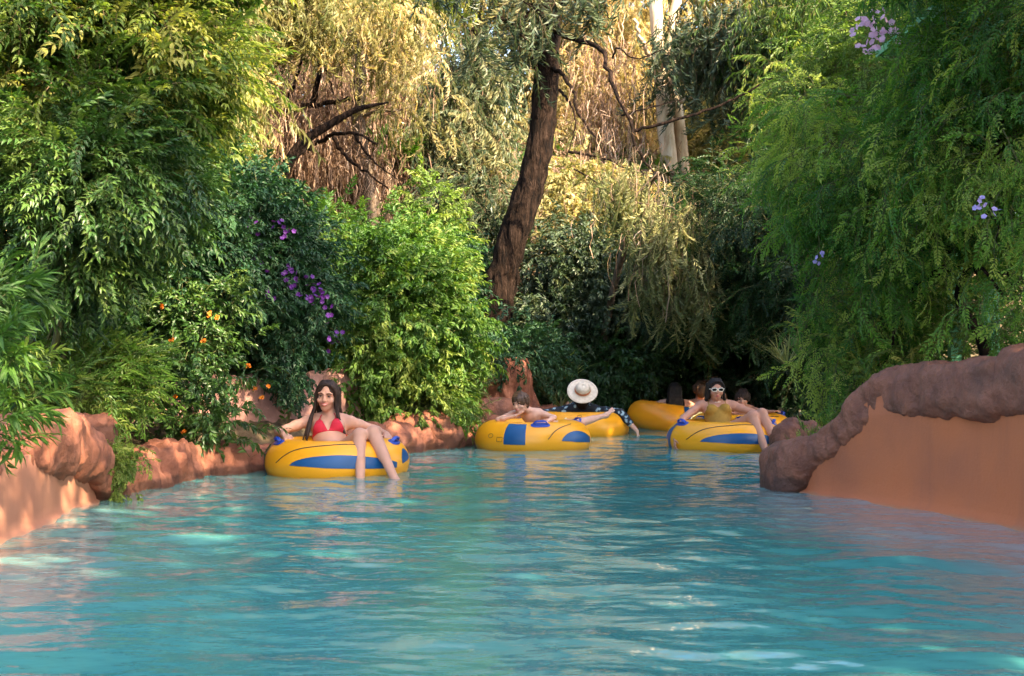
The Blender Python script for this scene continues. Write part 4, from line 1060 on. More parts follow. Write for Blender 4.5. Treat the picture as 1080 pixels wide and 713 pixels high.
for pts in ([(238, 92), (242, 120), (240, 150), (246, 168)], [(245, 100), (254, 125), (262, 140)], [(246, 112), (250, 140), (244, 160)], [(250, 95), (264, 115), (272, 142)], [(232, 100), (228, 130), (233, 155)], [(258, 100), (262, 120), (258, 150)], [(226, 95), (222, 125), (216, 150)]):
    mb.tube(spline(np.array([P(x, y, 20.4 + rng.normal(0, .1)) for x, y in pts]) - o0, 14), np.linspace(.018, .006, 14), 5, .1)
mb.obj('root', M['twig_pale'], root)


def cover(name, label, n, xr, yr, tm, mat, seed, scale, tint, mask=None):
    rng = np.random.default_rng(seed)
    x = rng.uniform(*xr, n); y = rng.uniform(*yr, n)
    e = np.maximum(XL(y) - x, x - XR(y)); ok = e > .55
    if mask is not None: ok &= mask(x, y)
    x, y = x[ok], y[ok]; z = height(x, y)
    d = rng.normal(0, .6, (len(x), 3)); d[:, 2] = np.abs(d[:, 2]) + .5; d[:, 1] -= .3
    o = foliage(name, [(tm, np.stack([x, y, z], -1), frames(d, rng), rng.uniform(*scale, len(x)), rng.uniform(*tint, len(x)))], [mat, M['twig']], None)
    tag(o, label, 'ground cover', kind='stuff')


cover('ground_cover', 'low leafy ground cover over the bank and slope', 15000, (-10, 12), (8.5, 33), T_frond, M['leaf_mid'], 91, (.7, 1.3), (.0, .7))
cover('fallen_leaves', 'dry twigs and leaves strewn on the slope', 4000, (-9, 12), (18, 33), T_bush, M['dry'], 92, (.8, 1.4), (.2, .9))


def shelter():
    # small roof seen through the leaves
    M['green_paint'] = plain_mat('green painted boards', (.10, .32, .16), .5, .4, 0, .2, 12.)
    M['green_light'] = plain_mat('pale green fascia', (.28, .5, .33), .45, .4, 0, .1, 8.)
    c = P(986, 28, 10.0); root = tag(empty('shelter', (c[0], c[1], .7)), 'green painted shelter roof peeping out above the vine curtain', 'shelter')
    z = c[2] - .7
    mb = MB(); mb.box((.55, .5, z + .12), (1.3, 1.5, .05), Matrix.Rotation(R_(-5), 3, 'Y')); mb.obj('roof', M['green_paint'], root, False)
    mb = MB(); mb.box((.55, -.27, z + .08), (1.32, .03, .09), Matrix.Rotation(R_(-5), 3, 'Y')); mb.obj('fascia', M['green_light'], root, False)
    for x, y in ((.5, .3), (1.1, .3), (.5, 1.15), (1.1, 1.15)):
        mb = MB(); mb.box((x, y, z / 2 - .1), (.09, .09, z + .2)); mb.obj('post', M['green_paint'], root, False)


shelter()
# ------------------------------------------------------------------ people: bodies grown from a smooth distance field
M['skin'] = plain_mat('skin', (.50, .262, .185), .55, .28, .12, .06, 12.)
M['skin_tan'] = plain_mat('tanned skin', (.45, .215, .14), .55, .28, .12, .06, 12.)
M['skin_pale'] = plain_mat('fair skin', (.60, .34, .25), .5, .35, .12, .06, 12.)
M['hair_dark'] = noise_mat('dark brown hair', [(.3, (.013, .0075, .006)), (.7, (.050, .027, .019))], 60, 4, .6, .9, 90, .006, .2, (1, 1, .12))
M['hair_black'] = noise_mat('black hair', [(.3, (.006, .005, .005)), (.7, (.02, .014, .012))], 60, 4, .6, .9, 90, .006, .2, (1, 1, .12))
M['hair_brown'] = noise_mat('light brown hair', [(.3, (.03, .013, .007)), (.7, (.10, .05, .025))], 40, 4, .5, .5, 60, .004, .4, (1, 1, .3))
M['red_cloth'] = plain_mat('red swim fabric', (.50, .022, .045), .75, .2, 0, .1, 30.)
M['mustard_cloth'] = plain_mat('mustard swim fabric', (.30, .165, .028), .75, .2, 0, .12, 30.)
M['black_cloth'] = plain_mat('black fabric', (.012, .012, .014), .85, .2)
M['eye_white'] = plain_mat('eye white', (.75, .72, .68), .3, .5)
M['iris'] = plain_mat('dark iris', (.02, .012, .008), .25, .5)
M['lip'] = plain_mat('lips', (.45, .13, .11), .45, .4)
M['teeth'] = plain_mat('teeth', (.8, .78, .72), .35, .5)
M['straw'] = noise_mat('pale straw', [(.3, (.56, .46, .37)), (.7, (.74, .64, .54))], 30, 5, .8, .5, 80, .004, .2)
M['hat_band'] = plain_mat('rust hat band', (.50, .18, .09), .8, .2)
M['white_frame'] = plain_mat('cream sunglass frame', (.75, .68, .55), .35, .5)
M['dark_lens'] = plain_mat('dark lens', (.01, .01, .012), .1, .6)
M['pearl'] = plain_mat('pale beads', (.75, .66, .56), .35, .5)


def floral():
    m, nt, out = new_mat('dark leaf-print fabric')
    tc = nt.nodes.new('ShaderNodeTexCoord')
    v = N(nt, 'ShaderNodeTexVoronoi', Scale=17., _feature='F1'); n = N(nt, 'ShaderNodeTexNoise', Scale=30., Detail=2.)
    nt.links.new(tc.outputs['Object'], v.inputs['Vector']); nt.links.new(tc.outputs['Object'], n.inputs['Vector'])
    mu = N(nt, 'ShaderNodeMath', _operation='ADD'); nt.links.new(v.outputs['Distance'], mu.inputs[0]); nt.links.new(n.outputs['Fac'], mu.inputs[1])
    r = ramp(nt, mu.outputs[0], [(.70, (.34, .46, .52)), (.80, (.12, .22, .30)), (.86, (.008, .014, .03)), (1., (.006, .01, .02))])
    p = N(nt, 'ShaderNodeBsdfPrincipled', Roughness=.8); nt.links.new(r.outputs[0], p.inputs['Base Color']); nt.links.new(p.outputs[0], out.inputs[0])
    return m


M['floral'] = floral()


class Field:
    def __init__(s, lo, hi, h):
        s.lo = np.asarray(lo, float); s.h = h
        s.n = np.ceil((np.asarray(hi) - s.lo) / h).astype(int) + 1
        s.f = np.full(s.n, 1., np.float32)
    def box(s, lo, hi):
        a = np.clip(np.floor((np.asarray(lo) - s.lo) / s.h).astype(int), 0, s.n - 1); b = np.clip(np.ceil((np.asarray(hi) - s.lo) / s.h).astype(int) + 1, 1, s.n)
        sl = tuple(slice(i, j) for i, j in zip(a, b))
        ax = [s.lo[k] + s.h * np.arange(a[k], b[k]) for k in range(3)]
        return sl, np.stack(np.meshgrid(*ax, indexing='ij'), -1).astype(np.float32)
    def smin(s, sl, d, k):
        f = s.f[sl]
        if k <= 0: s.f[sl] = np.minimum(f, d); return
        hh = np.clip(.5 + .5 * (f - d) / k, 0, 1)
        s.f[sl] = np.where(f > .9, d, f * (1 - hh) + d * hh - k * hh * (1 - hh))
    def cap(s, a, b, ra, rb, k=.02, flat=None):
        a, b = np.asarray(a, float), np.asarray(b, float); r = max(ra, rb) + k + 3 * s.h
        sl, X = s.box(np.minimum(a, b) - r, np.maximum(a, b) + r)
        if min(X.shape[:3]) == 0: return
        ab = b - a; t = np.clip(((X - a) @ ab) / (ab @ ab + 1e-9), 0, 1)
        d = np.linalg.norm(X - a - t[..., None] * ab, axis=-1) - (ra + (rb - ra) * t)
        s.smin(sl, d, k)
    def ell(s, c, rad, R=None, k=.02, sub=False):
        c = np.asarray(c, float); rad = np.asarray(rad, float); r = rad.max() + k + 3 * s.h
        sl, X = s.box(c - r, c + r)
        if min(X.shape[:3]) == 0: return
        q = X - c
        if R is not None: q = q @ np.asarray(R)
        k0 = np.linalg.norm(q / rad, axis=-1); k1 = np.linalg.norm(q / rad ** 2, axis=-1)
        d = k0 * (k0 - 1) / (k1 + 1e-6)
        if sub:
            f = s.f[sl]; hh = np.clip(.5 - .5 * (f + d) / k, 0, 1)
            s.f[sl] = f * (1 - hh) - d * hh + k * hh * (1 - hh)
        else: s.smin(sl, d, k)
    def mesh(s, F_=None):
        f = s.f if F_ is None else F_
        f = np.pad(f, 1, constant_values=1.); S = f < 0
        n = np.array(f.shape)
        c = [S[i:n[0] - 1 + i, j:n[1] - 1 + j, k:n[2] - 1 + k] for i in (0, 1) for j in (0, 1) for k in (0, 1)]
        cnt = sum(x.astype(np.int8) for x in c); act = (cnt > 0) & (cnt < 8)
        idx = np.argwhere(act)
        if not len(idx): return None
        num = np.full(act.shape, -1, np.int64); num[tuple(idx.T)] = np.arange(len(idx))
        corners = [(i, j, k) for i in (0, 1) for j in (0, 1) for k in (0, 1)]
        acc = np.zeros((len(idx), 3)); w = np.zeros(len(idx))
        val = {q: f[idx[:, 0] + q[0], idx[:, 1] + q[1], idx[:, 2] + q[2]] for q in corners}
        for q in corners:
            for ax in range(3):
                if q[ax]: continue
                q2 = list(q); q2[ax] = 1; q2 = tuple(q2)
                va, vb = val[q], val[q2]; cr = (va < 0) != (vb < 0)
                t = np.where(cr, va / (va - vb + 1e-12), 0)
                p = np.tile(np.array(q, float), (len(idx), 1)); p[:, ax] = t
                acc[cr] += p[cr]; w[cr] += 1
        V = (idx + acc / w[:, None] - 1) * s.h + s.lo
        Q = []
        for ax in range(3):
            b, d = [x for x in range(3) if x != ax]
            sh = [slice(1, -1)] * 3; sh[ax] = slice(0, -1)
            sh2 = list(sh); sh2[ax] = slice(1, None)
            A_, B_ = S[tuple(sh)], S[tuple(sh2)]
            e = np.argwhere(A_ != B_)
            if not len(e): continue
            flip = ~A_[tuple(e.T)]
            g = e.copy(); g[:, [x for x in range(3) if x != ax]] += 1
            def cell(ob, od):
                h = g.copy(); h[:, b] -= ob; h[:, d] -= od; return num[tuple(h.T)]
            q = np.stack([cell(1, 1), cell(0, 1), cell(0, 0), cell(1, 0)], -1)
            if ax == 1: flip = ~flip
            q[flip] = q[flip][:, ::-1]
            Q.append(q)
        return V, np.vstack(Q)


def relax(V, Q, it=2):
    for _ in range(it):
        s = np.zeros_like(V); w = np.zeros(len(V))
        for a, b in ((0, 1), (1, 2), (2, 3), (3, 0)):
            np.add.at(s, Q[:, a], V[Q[:, b]]); np.add.at(w, Q[:, a], 1)
            np.add.at(s, Q[:, b], V[Q[:, a]]); np.add.at(w, Q[:, b], 1)
        V = V * .5 + .5 * s / w[:, None]
    return V


def head_frame(yaw, pitch, roll):
    """Columns: side (to the person's left), back, up; yaw 0 faces -y (the camera)."""
    return np.array(Matrix.Rotation(R_(yaw), 3, 'Z') @ Matrix.Rotation(R_(pitch), 3, 'X') @ Matrix.Rotation(R_(roll), 3, 'Y'))


def add_hand(fd, w, d, palm, s, thumb, curl=.5):
    """Palm and five fingers from wrist w along d; palm = direction the palm faces; thumb = side direction."""
    d = unit(d); palm = unit(palm - d * (np.dot(palm, d))); sd = unit(thumb - d * np.dot(thumb, d) - palm * np.dot(thumb, palm))
    for i, o in enumerate((.027, .010, -.008, -.025)):
        k = w + d * .085 * s + sd * o * s
        fd.cap(w + sd * o * .6 * s + d * .01, k, .013 * s, .0105 * s, .012)
        L = (.068, .076, .071, .056)[i] * s; p = k; a = curl * .5
        for j, (fr, r) in enumerate(((.45, .0088), (.32, .0078), (.25, .007))):
            dd = d * math.cos(a) + palm * math.sin(a) + sd * (.06 - .04 * i)
            q = p + unit(dd) * L * fr; fd.cap(p, q, r * s, (r - .0008) * s, .003); p = q; a += curl * .75
    b = w + sd * .018 * s + d * .022 * s; q = b + unit(d * .7 + sd * .75 + palm * .25) * .045 * s
    fd.cap(b, q, .0125 * s, .0095 * s, .008); fd.cap(q, q + unit(d * .85 + sd * .3 + palm * .45) * .032 * s, .009 * s, .0075 * s, .004)


def person(label, origin, J, s=1., head=(0, 0, 0), hs=1., skin='skin', hair=None, hair_mat='hair_dark', face=True, cloth=None, female=True, h=.0065, group='bathers on the river', smile=False, curl=(.5, .5), chest_r=1., on_tube=True, straps=()):
    """J: joints relative to origin. Returns the root mesh and helpers."""
    J = {k: np.asarray(v, float) for k, v in J.items()}
    allp = np.array(list(J.values())); lo = allp.min(0) - .24; hi = allp.max(0) + .24
    fd = Field(lo, hi, h)
    pel, che, nk, hd = J['pel'], J['che'], J['nk'], J['hd']
    up = unit(nk - pel); side = J['sl'] - J['sr']; side = unit(side - up * np.dot(side, up)); fwd = np.cross(side, up)   # the way the chest faces
    T = np.stack([side, fwd, up], -1)
    fd.ell(pel, np.array([.16, .115, .115]) * s, T, .03)
    fd.cap(pel, che - up * .03 * s, .108 * s, .108 * s, .06)
    fd.ell(che, np.array([.142, .098, .15]) * s * chest_r, T, .06)
    fd.ell(che + up * .085 * s, np.array([.15, .085, .09]) * s * chest_r, T, .05)
    fd.cap(J['sl'] - up * .012, J['sr'] - up * .012, .047 * s, .047 * s, .045)
    for k in ('sl', 'sr'):
        fd.ell(J[k], np.array([.052] * 3) * s, None, .03)
        fd.cap(J[k] + up * .03 * s + (nk - J[k]) * .25, nk + up * .01, .030 * s, .036 * s, .03)
    if female:
        for sg in (-1, 1):
            fd.ell(che + side * sg * .073 * s + fwd * .082 * s + up * .028 * s, np.array([.062, .058, .060]) * s, T, .022)
    hr = head_frame(*head)
    jaw = hd + hr @ np.array([0, .0, -.07]) * hs
    fd.cap(nk - up * .02, hd + hr @ np.array([0, .025, -.06]) * hs, .050 * s, .046 * hs, .022)
    for sd in 'lr':
        if 'e' + sd in J:
            fd.cap(J['s' + sd], J['e' + sd], .046 * s, .036 * s, .02)
            mid = J['s' + sd] * .6 + J['e' + sd] * .4; fd.ell(mid, np.array([.045] * 3) * s, None, .02)
            e, w = J['e' + sd], J['w' + sd]
            fd.cap(e, w, .036 * s, .0245 * s, .015); fd.ell(e * .7 + w * .3, np.array([.038] * 3) * s, None, .02)
            hdir = J.get('h' + sd, w + (w - e)) - w
            palm = J.get('p' + sd, np.array([0, 0, -1.])); th = J.get('t' + sd, np.array([1., 0, 0]) if sd == 'r' else np.array([-1., 0, 0]))
            add_hand(fd, w, hdir, palm, s * .95, th, curl[0 if sd == 'l' else 1])
        if 'k' + sd in J:
            hp = J['q' + sd] if 'q' + sd in J else pel + side * (.085 if sd == 'l' else -.085) * s
            k, a = J['k' + sd], J['a' + sd]
            fd.cap(hp, k, .086 * s, .056 * s, .035); fd.ell(hp * .62 + k * .38, np.array([.083] * 3) * s, None, .03)
            fd.ell(k, np.array([.056] * 3) * s, None, .02)
            sh = a - k; bk = np.cross(np.cross(unit(k - hp), unit(sh)), unit(sh)) * -1
            bk = unit(-(unit(k - hp) - unit(sh) * np.dot(unit(k - hp), unit(sh))))
            fd.cap(k, a, .052 * s, .034 * s, .02); fd.cap(k + sh * .15 + bk * .016 * s, k + sh * .48 + bk * .014 * s, .048 * s, .040 * s, .03)
            t = J.get('f' + sd, a + unit(np.array([0, -.13, -.06])) * .17)
            fd.ell(a, np.array([.038] * 3) * s, None, .015)
            hl = a + (a - t) * .22
            fd.cap(hl, a, .030 * s, .033 * s, .02); fd.cap(a - unit(sh) * -.01, t, .034 * s, .020 * s, .02)
            fs = unit(np.cross(t - a, sh))
            for i in range(5):
                b = t + fs * (.030 - .015 * i) * s; fd.cap(b - (t - a) * .25, b + unit(t - a) * (.03 - .004 * i) * s, .012 * s, .0085 * s, .006)
    # head
    L = lambda x, y, z: hd + hr @ np.array([x, y, z]) * hs
    fd.ell(L(0, .015, .03), np.array([.075, .092, .088]) * hs, hr, .012)
    fd.ell(L(0, -.018, -.025), np.array([.061, .072, .085]) * hs, hr, .025)
    fd.ell(L(0, -.052, -.088), np.array([.030, .028, .026]) * hs, hr, .025)
    if face:
        for sg in (-1, 1):
            fd.ell(L(.033 * sg, -.094, .005), np.array([.019, .018, .013]) * hs, hr, .014, sub=True)
            fd.ell(L(.042 * sg, -.062, -.030), np.array([.024, .022, .022]) * hs, hr, .016)
            fd.cap(L(.014 * sg, -.086, .026), L(.050 * sg, -.074, .024), .010 * hs, .009 * hs, .010)
            fd.ell(L(.009 * sg, -.100, -.030), np.array([.010, .010, .009]) * hs, hr, .006)
        fd.cap(L(0, -.085, .012), L(0, -.106, -.026), .010 * hs, .012 * hs, .010)
        fd.ell(L(0, -.084, -.058), np.array([.026, .016, .013]) * hs, hr, .010)
    for sg in (-1, 1): fd.ell(L(.076 * sg, .012, -.008), np.array([.010, .020, .030]) * hs, hr, .006)
    V, Q = fd.mesh(); V = relax(V, Q, 1)
    o = mesh_obj('person', V, Q, M[skin]); o.location = (origin[0], origin[1], origin[2] - (TZ if on_tube else 0))
    tag(o, label, 'person', group)

    def add(name, V, Q, mat, parent=None):
        return mesh_obj(name, V, Q, mat, parent or o)

    def ball(name, c, rad, mat, parent=None, R=hr):
        f2 = Field(np.asarray(c) - max(rad) * 1.6 - .004, np.asarray(c) + max(rad) * 1.6 + .004, max(min(rad) / 3, .0012)); f2.ell(c, rad, R, 0)
        return add(name, *f2.mesh(), mat, parent)

    if face:
        for sg in (-1, 1):
            if face != 'glasses':
                e = ball('eye', L(.032 * sg, -.0815, .004), np.array([.0115, .010, .0048]) * hs, M['eye_white'])
                ball('iris', L(.032 * sg, -.090, .004), np.array([.0066, .004, .0052]) * hs, M['iris'], e)
                mb = MB(); mb.tube(spline(np.array([L(.019 * sg, -.0905, .004), L(.026 * sg, -.0935, .0085), L(.034 * sg, -.0935, .0095), L(.042 * sg, -.089, .0075), L(.048 * sg, -.083, .0035)]), 11), .0019 * hs, 5); mb.obj('eyelash', M['iris'], o)
            mb = MB(); mb.tube(spline(np.array([L(.014 * sg, -.0975, .022), L(.033 * sg, -.0965, .0285), L(.050 * sg, -.082, .0235)]), 9), np.array([.0026, .0034, .0036, .0036, .0034, .003, .0026, .002, .0012]) * hs, 6); mb.obj('eyebrow', M[hair_mat], o)
        wd = .028 if smile else .022; cv = .010 if smile else .001
        mb = MB(); t = np.linspace(-1, 1, 13)
        for dz, r in ((-.052, .0048), (-.0635, .0055)):
            pts = np.array([L(x * wd, -.0995 + .014 * x * x, dz + cv * x * x - (.003 if dz < -.06 else -.001) * (x * x - 1) * (1 if dz > -.06 else -1) * .0) for x in t])
            mb.tube(pts, r * hs * (1 - .75 * t ** 2) + .0006, 8)
        mb.obj('lips', M['lip'], o)
        if smile:
            mb = MB(); pts = np.array([L(x * wd * .8, -.0985 + .013 * x * x, -.0575 + cv * x * x) for x in t]); mb.tube(pts, .0042 * hs * (1 - .6 * t ** 2), 8); mb.obj('teeth', M['teeth'], o)
    if hair:
        lo2, hi2 = hd - .55 * hs, hd + .2 * hs
        hf = Field(lo2, hi2, .0055); hair(hf, L, hr, hs, che, fwd, side, up)
        # carve the hair out of the face
        V2, Q2 = hf.mesh(); add('hair', relax(V2, Q2, 1), Q2, M[hair_mat])
    for path, r, mat in straps:
        q = np.array([che + side * x + up * y for x, y, b in path]); bk = [b for x, y, b in path]
        pts = []
        qs = spline(np.hstack([q, np.array(bk)[:, None]]), 26)
        for k in qs:
            dr = unit(fwd * math.cos(k[3]) + side * math.sin(k[3])); best = None
            for tt in np.arange(.32 if abs(k[3]) < .2 else .10, -.05, -.003):
                ix = np.round((k[:3] + dr * tt - fd.lo) / fd.h).astype(int)
                if (ix < 0).any() or (ix >= fd.n).any(): continue
                if fd.f[tuple(ix)] < 0: best = k[:3] + dr * (tt + .002); break
            if best is not None: pts.append(best)
        if len(pts) > 4:
            mb = MB(); mb.tube(spline(np.array(pts)[::3], 24), r, 6); mb.obj('strap', M[mat], o)
    if cloth:
        for name, fn, off, mat in cloth:
            reg = Field(lo, hi, h); reg.n = fd.n.copy(); reg.f = np.full(fd.f.shape, 1., np.float32)
            fn(reg, dict(che=che, side=side, fwd=fwd, up=up, pel=pel, s=s, nk=nk, J=J, T=T))
            r = fd.mesh(np.maximum(fd.f - off, reg.f))
            if r: add(name, relax(r[0], r[1], 1), r[1], M[mat])
    return o, L, hr, dict(che=che, side=side, fwd=fwd, up=up, pel=pel, s=s, nk=nk, J=J, T=T)


def long_hair(seed, length=.30, front=1.0, part=True, long_side=0):
    def f(hf, L, hr, hs, che, fwd, side, up):
        rng = np.random.default_rng(seed)
        hf.ell(L(0, .020, .036), np.array([.089, .098, .090]) * hs, hr, .01)
        hf.ell(L(0, .05, -.02), np.array([.078, .068, .10]) * hs, hr, .02)
        for sg in (-1, 1):      # from the parting round the face and down over the shoulder
            for i in range(15):
                q = i / 14
                a = L(sg * (.006 + .03 * q), -.060 + .06 * q, .090 + .020 * q)
                b0 = L(sg * (.045 + .008 * q), -.060 + .065 * q, .079 + .014 * q); b = L(sg * (.075 + .010 * q), -.048 + .075 * q, .030)
                c = L(sg * (.080 + .012 * q), -.040 + .075 * q, -.065)
                ln = length * rng.uniform(.7, 1.05) * (1. if sg == long_side or not long_side else .72)
                if q < .62 and front > .5 and long_side and sg != long_side:
                    e = L(sg * (.098 + .02 * q), -.055, -.140); g = L(sg * (.122 + .03 * q), -.070, -.19 - .02 * rng.random()); g2 = L(sg * (.150 + .035 * q + .01 * rng.normal()), -.088, -.215 - ln * rng.uniform(.2, .4))
                elif q < .62 and front > .5:
                    e = L(sg * (.090 + .02 * q), -.070 * front, -.150); g = L(sg * (.090 + .05 * q), -.128 * front, -.17 - ln * .4); g2 = L(sg * (.092 + .05 * q + .012 * rng.normal()), -.172 * front, -.16 - ln * rng.uniform(.85, 1.1))
                else:
                    e = L(sg * (.094 + .02 * rng.random()), .01 + .06 * q, -.13); g = L(sg * (.105 + .015 * rng.random()), .06 + .04 * q, -.2); g2 = L(sg * .095, .10 + .02 * q, -.20 - ln * .5)
                p = spline(np.array([a, b0, b, c, e, g, g2]), 18); r = np.linspace(.015, .006, 18) * hs
                for j in range(17): hf.cap(p[j], p[j + 1], r[j], r[j + 1], .004)
        for i in range(12):
            x = -.07 + .14 * i / 11; p = spline(np.array([L(x, .09, .05), L(x * 1.1, .105, -.08), L(x * 1.15, .10, -.2 - .1 * rng.random())]), 8)
            for j in range(7): hf.cap(p[j], p[j + 1], .02 * hs, .016 * hs, .006)
        hf.ell(L(0, -.090, -.016), np.array([.057, .06, .080]) * hs, hr, .006, sub=True)
        if front > .5: hf.ell(L(0, -.100, .058), np.array([.030, .05, .036]) * hs, hr, .012, sub=True)
    return f


def short_hair(seed, fringe=True, thick=.0, back=.0):
    def f(hf, L, hr, hs, che, fwd, side, up):
        rng = np.random.default_rng(seed)
        hf.ell(L(0, .024, .040), np.array([.081 + thick, .096 + thick, .088 + thick]) * hs, hr, .01)
        hf.ell(L(0, .055, -.02 - back * .5), np.array([.072 + thick, .058 + thick, .075 + back]) * hs, hr, .015)
        for i in range(34):
            a = rng.uniform(-2.6, 2.6); t0 = L(0 + .02 * rng.normal(), .02, .125)
            m = L(math.sin(a) * .082, .015 - math.cos(a) * .092, .07); e = L(math.sin(a) * .088, .015 - math.cos(a) * .093, .035 if abs(a) < 1.0 and not fringe else .022 - .03 * abs(math.sin(a)) - .02 * rng.random())
            p = spline(np.array([t0, m, e]), 8)
            for j in range(7): hf.cap(p[j], p[j + 1], .014 * hs, .009 * hs, .004)
        hf.ell(L(0, -.10, -.045), np.array([.056, .06, .066]) * hs, hr, .006, sub=True)
    return f


def tri_region(reg, o, ex, ey, fwd, tri, rnd=.012):
    """Rounded triangle in the (ex, ey) plane through o, in front of it."""
    ax = [reg.lo[k] + reg.h * np.arange(reg.n[k]) for k in range(3)]
    X = np.stack(np.meshgrid(*ax, indexing='ij'), -1) - o
    u, v, w = X @ ex, X @ ey, X @ fwd
    d = -w
    t = np.asarray(tri, float); ar = np.sign(np.cross(t[1] - t[0], t[2] - t[0]))
    for i in range(3):
        e = unit(t[(i + 1) % 3] - t[i]); n = np.array([e[1], -e[0]]) * ar
        d = np.logaddexp(d / .006, ((u - t[i][0]) * n[0] + (v - t[i][1]) * n[1] - rnd) / .006) * .006
    reg.f = np.minimum(reg.f, d.astype(np.float32))


def bikini(reg, c):
    che, side, fwd, up, s = c['che'], c['side'], c['fwd'], c['up'], c['s']
    for sg in (-1, 1):
        tri_region(reg, che, side * sg, up, fwd, [(.018, -.020), (.128, -.022), (.070, .098)])


def bottoms(reg, c):
    reg.ell(c['pel'] - c['up'] * .02, np.array([.2, .16, .085]) * c['s'], c['T'], 0)
    for k in ('kl', 'kr'):
        if k in c['J']: 
            sg = 1 if k == 'kl' else -1
    return


def bandeau(reg, c):
    che, side, fwd, up, s = c['che'], c['side'], c['fwd'], c['up'], c['s']
    reg.ell(che - up * .11 * s, np.array([.24, .22, .175]) * s, c['T'], 0)
    for sg in (-1, 1):
        reg.ell(che + side * sg * .07 * s + fwd * .08 * s + up * .035 * s, np.array([.06, .08, .05]) * s, c['T'], .02)
    reg.ell(c['pel'], np.array([.2, .17, .13]) * s, c['T'], .02)


def shirt(reg, c):
    J, s = c['J'], c['s']
    reg.cap(c['pel'] - c['up'] * .05, c['nk'] - c['up'] * .06, .24, .2, .02)
    for k in 'lr': reg.cap(J['s' + k], J['s' + k] + (J['e' + k] - J['s' + k]) * 1., .095 * s, .08 * s, .03); reg.cap(J['e' + k], J['e' + k] + (J['w' + k] - J['e' + k]) * .45, .08 * s, .07 * s, .03)


def trunks(reg, c):
    reg.ell(c['pel'] - c['up'] * .04, np.array([.22, .18, .15]) * c['s'], c['T'], 0)


# --- woman in the red bikini
J = dict(pel=(-.05, .05, .07), che=(-.095, .225, .295), nk=(-.10, .29, .452), hd=(-.118, .250, .622), sl=(.075, .275, .40), sr=(-.285, .275, .405),
         er=(-.51, .13, .325), wr=(-.435, -.075, .318), hr=(-.375, -.19, .285), pr=(.1, .1, -1.), tr=(1., -.2, 0), el=(.27, .33, .335), wl=(.40, .11, .305), hl=(.425, .0, .285), pl=(0, 0, -1.), tl=(-1., 0, .2),
         qr=(-.02, .0, .11), ql=(.09, .03, .11), kr=(.225, -.36, .325), kl=(.335, -.33, .345), ar=(.262, -.655, -.04), al=(.535, -.60, -.03), fr=(.29, -.80, -.10), fl=(.60, -.74, -.09))
ST = [([(sg * .07, .10, 0), (sg * .062, .14, 0), (sg * .052, .165, 0)], .0045, 'red_cloth') for sg in (-1, 1)] + [([(-.03, -.026, 0), (0, -.027, 0), (.03, -.026, 0)], .0045, 'red_cloth')] + [([(sg * .13, -.027, sg * .5), (sg * .142, -.028, sg * .9)], .0045, 'red_cloth') for sg in (-1, 1)]
p1 = person('long-haired woman in a red bikini smiling with her legs over the tube', A, J, 1., (-4, 3, 4), 1.10, 'skin', long_hair(1, .20, long_side=-1), 'hair_dark', True, [('bikini_top', bikini, .006, 'red_cloth'), ('bikini_bottom', bottoms, .006, 'red_cloth')], smile=True, h=.0058, straps=ST)

# --- woman in sunglasses
J = dict(pel=(-.02, .05, .10), che=(-.04, .21, .315), nk=(-.045, .275, .452), hd=(-.055, .245, .590), sl=(.13, .26, .42), sr=(-.215, .26, .42),
         er=(-.42, .05, .30), wr=(-.535, -.22, .10), hr=(-.555, -.30, -.03), pr=(.9, 0, -.2), tr=(.1, -1, 0.), el=(.315, .14, .355), wl=(.42, -.02, .31), hl=(.475, -.06, .29), pl=(0, 0, -1.), tl=(-.3, -1., 0),
         qr=(.0, .0, .12), ql=(.12, .03, .12), kr=(.235, -.34, .335), kl=(.335, -.30, .36), ar=(.325, -.645, -.02), al=(.47, -.57, .02), fr=(.37, -.76, -.05), fl=(.53, -.70, -.04))
p2 = person('dark-haired woman in cream sunglasses and a mustard swimsuit trailing one hand in the water', Ec, J, 1., (4, 2, 0), 1.0, 'skin_tan', long_hair(2, .14, front=0), 'hair_black', 'glasses', [('swimsuit', bandeau, .006, 'mustard_cloth')], h=.0062, chest_r=.93, straps=[([(sg * .085, .06, 0), (sg * .09, .11, 0), (sg * .088, .15, 0)], .005, 'mustard_cloth') for sg in (-1, 1)])
o, L, hr, c = p2
mb = MB()
for sg in (-1, 1):
    t = np.linspace(0, 2 * math.pi, 21)
    mb.tube(np.array([L(.034 * sg + .027 * math.copysign(abs(math.cos(a)) ** .7, math.cos(a)), -.104 + .01 * abs(math.cos(a)) * (math.cos(a) * sg > 0), .006 + .018 * math.copysign(abs(math.sin(a)) ** .7, math.sin(a))) for a in t]), .0045, 6)
    mb.tube(np.array([L(.062 * sg, -.094, .012), L(.082 * sg, -.05, .012), L(.084 * sg, .0, .006)]), .004, 6)
mb.tube(np.array([L(-.010, -.106, .010), L(0, -.108, .013), L(.010, -.106, .010)]), .004, 6)
fr = mb.obj('sunglasses', M['white_frame'], o)
for sg in (-1, 1):
    f2 = Field(L(.034 * sg, -.102, .006) - .04, L(.034 * sg, -.102, .006) + .04, .002); f2.ell(L(.034 * sg, -.103, .006), (.026, .0042, .0175), hr, 0)
    mesh_obj('lens', *f2.mesh(), M['dark_lens'], fr)
mb = MB(); nk = c['nk'] + c['up'] * .012
mb.tube(np.array([nk + c['side'] * .058 * math.sin(a) + c['fwd'] * (.066 * math.cos(a)) - c['up'] * .022 * (1 + math.cos(a)) for a in np.linspace(0, 6.2832, 40)]), np.where(np.arange(40) % 2, .0075, .0045), 7)
mb.obj('necklace', M['pearl'], o)

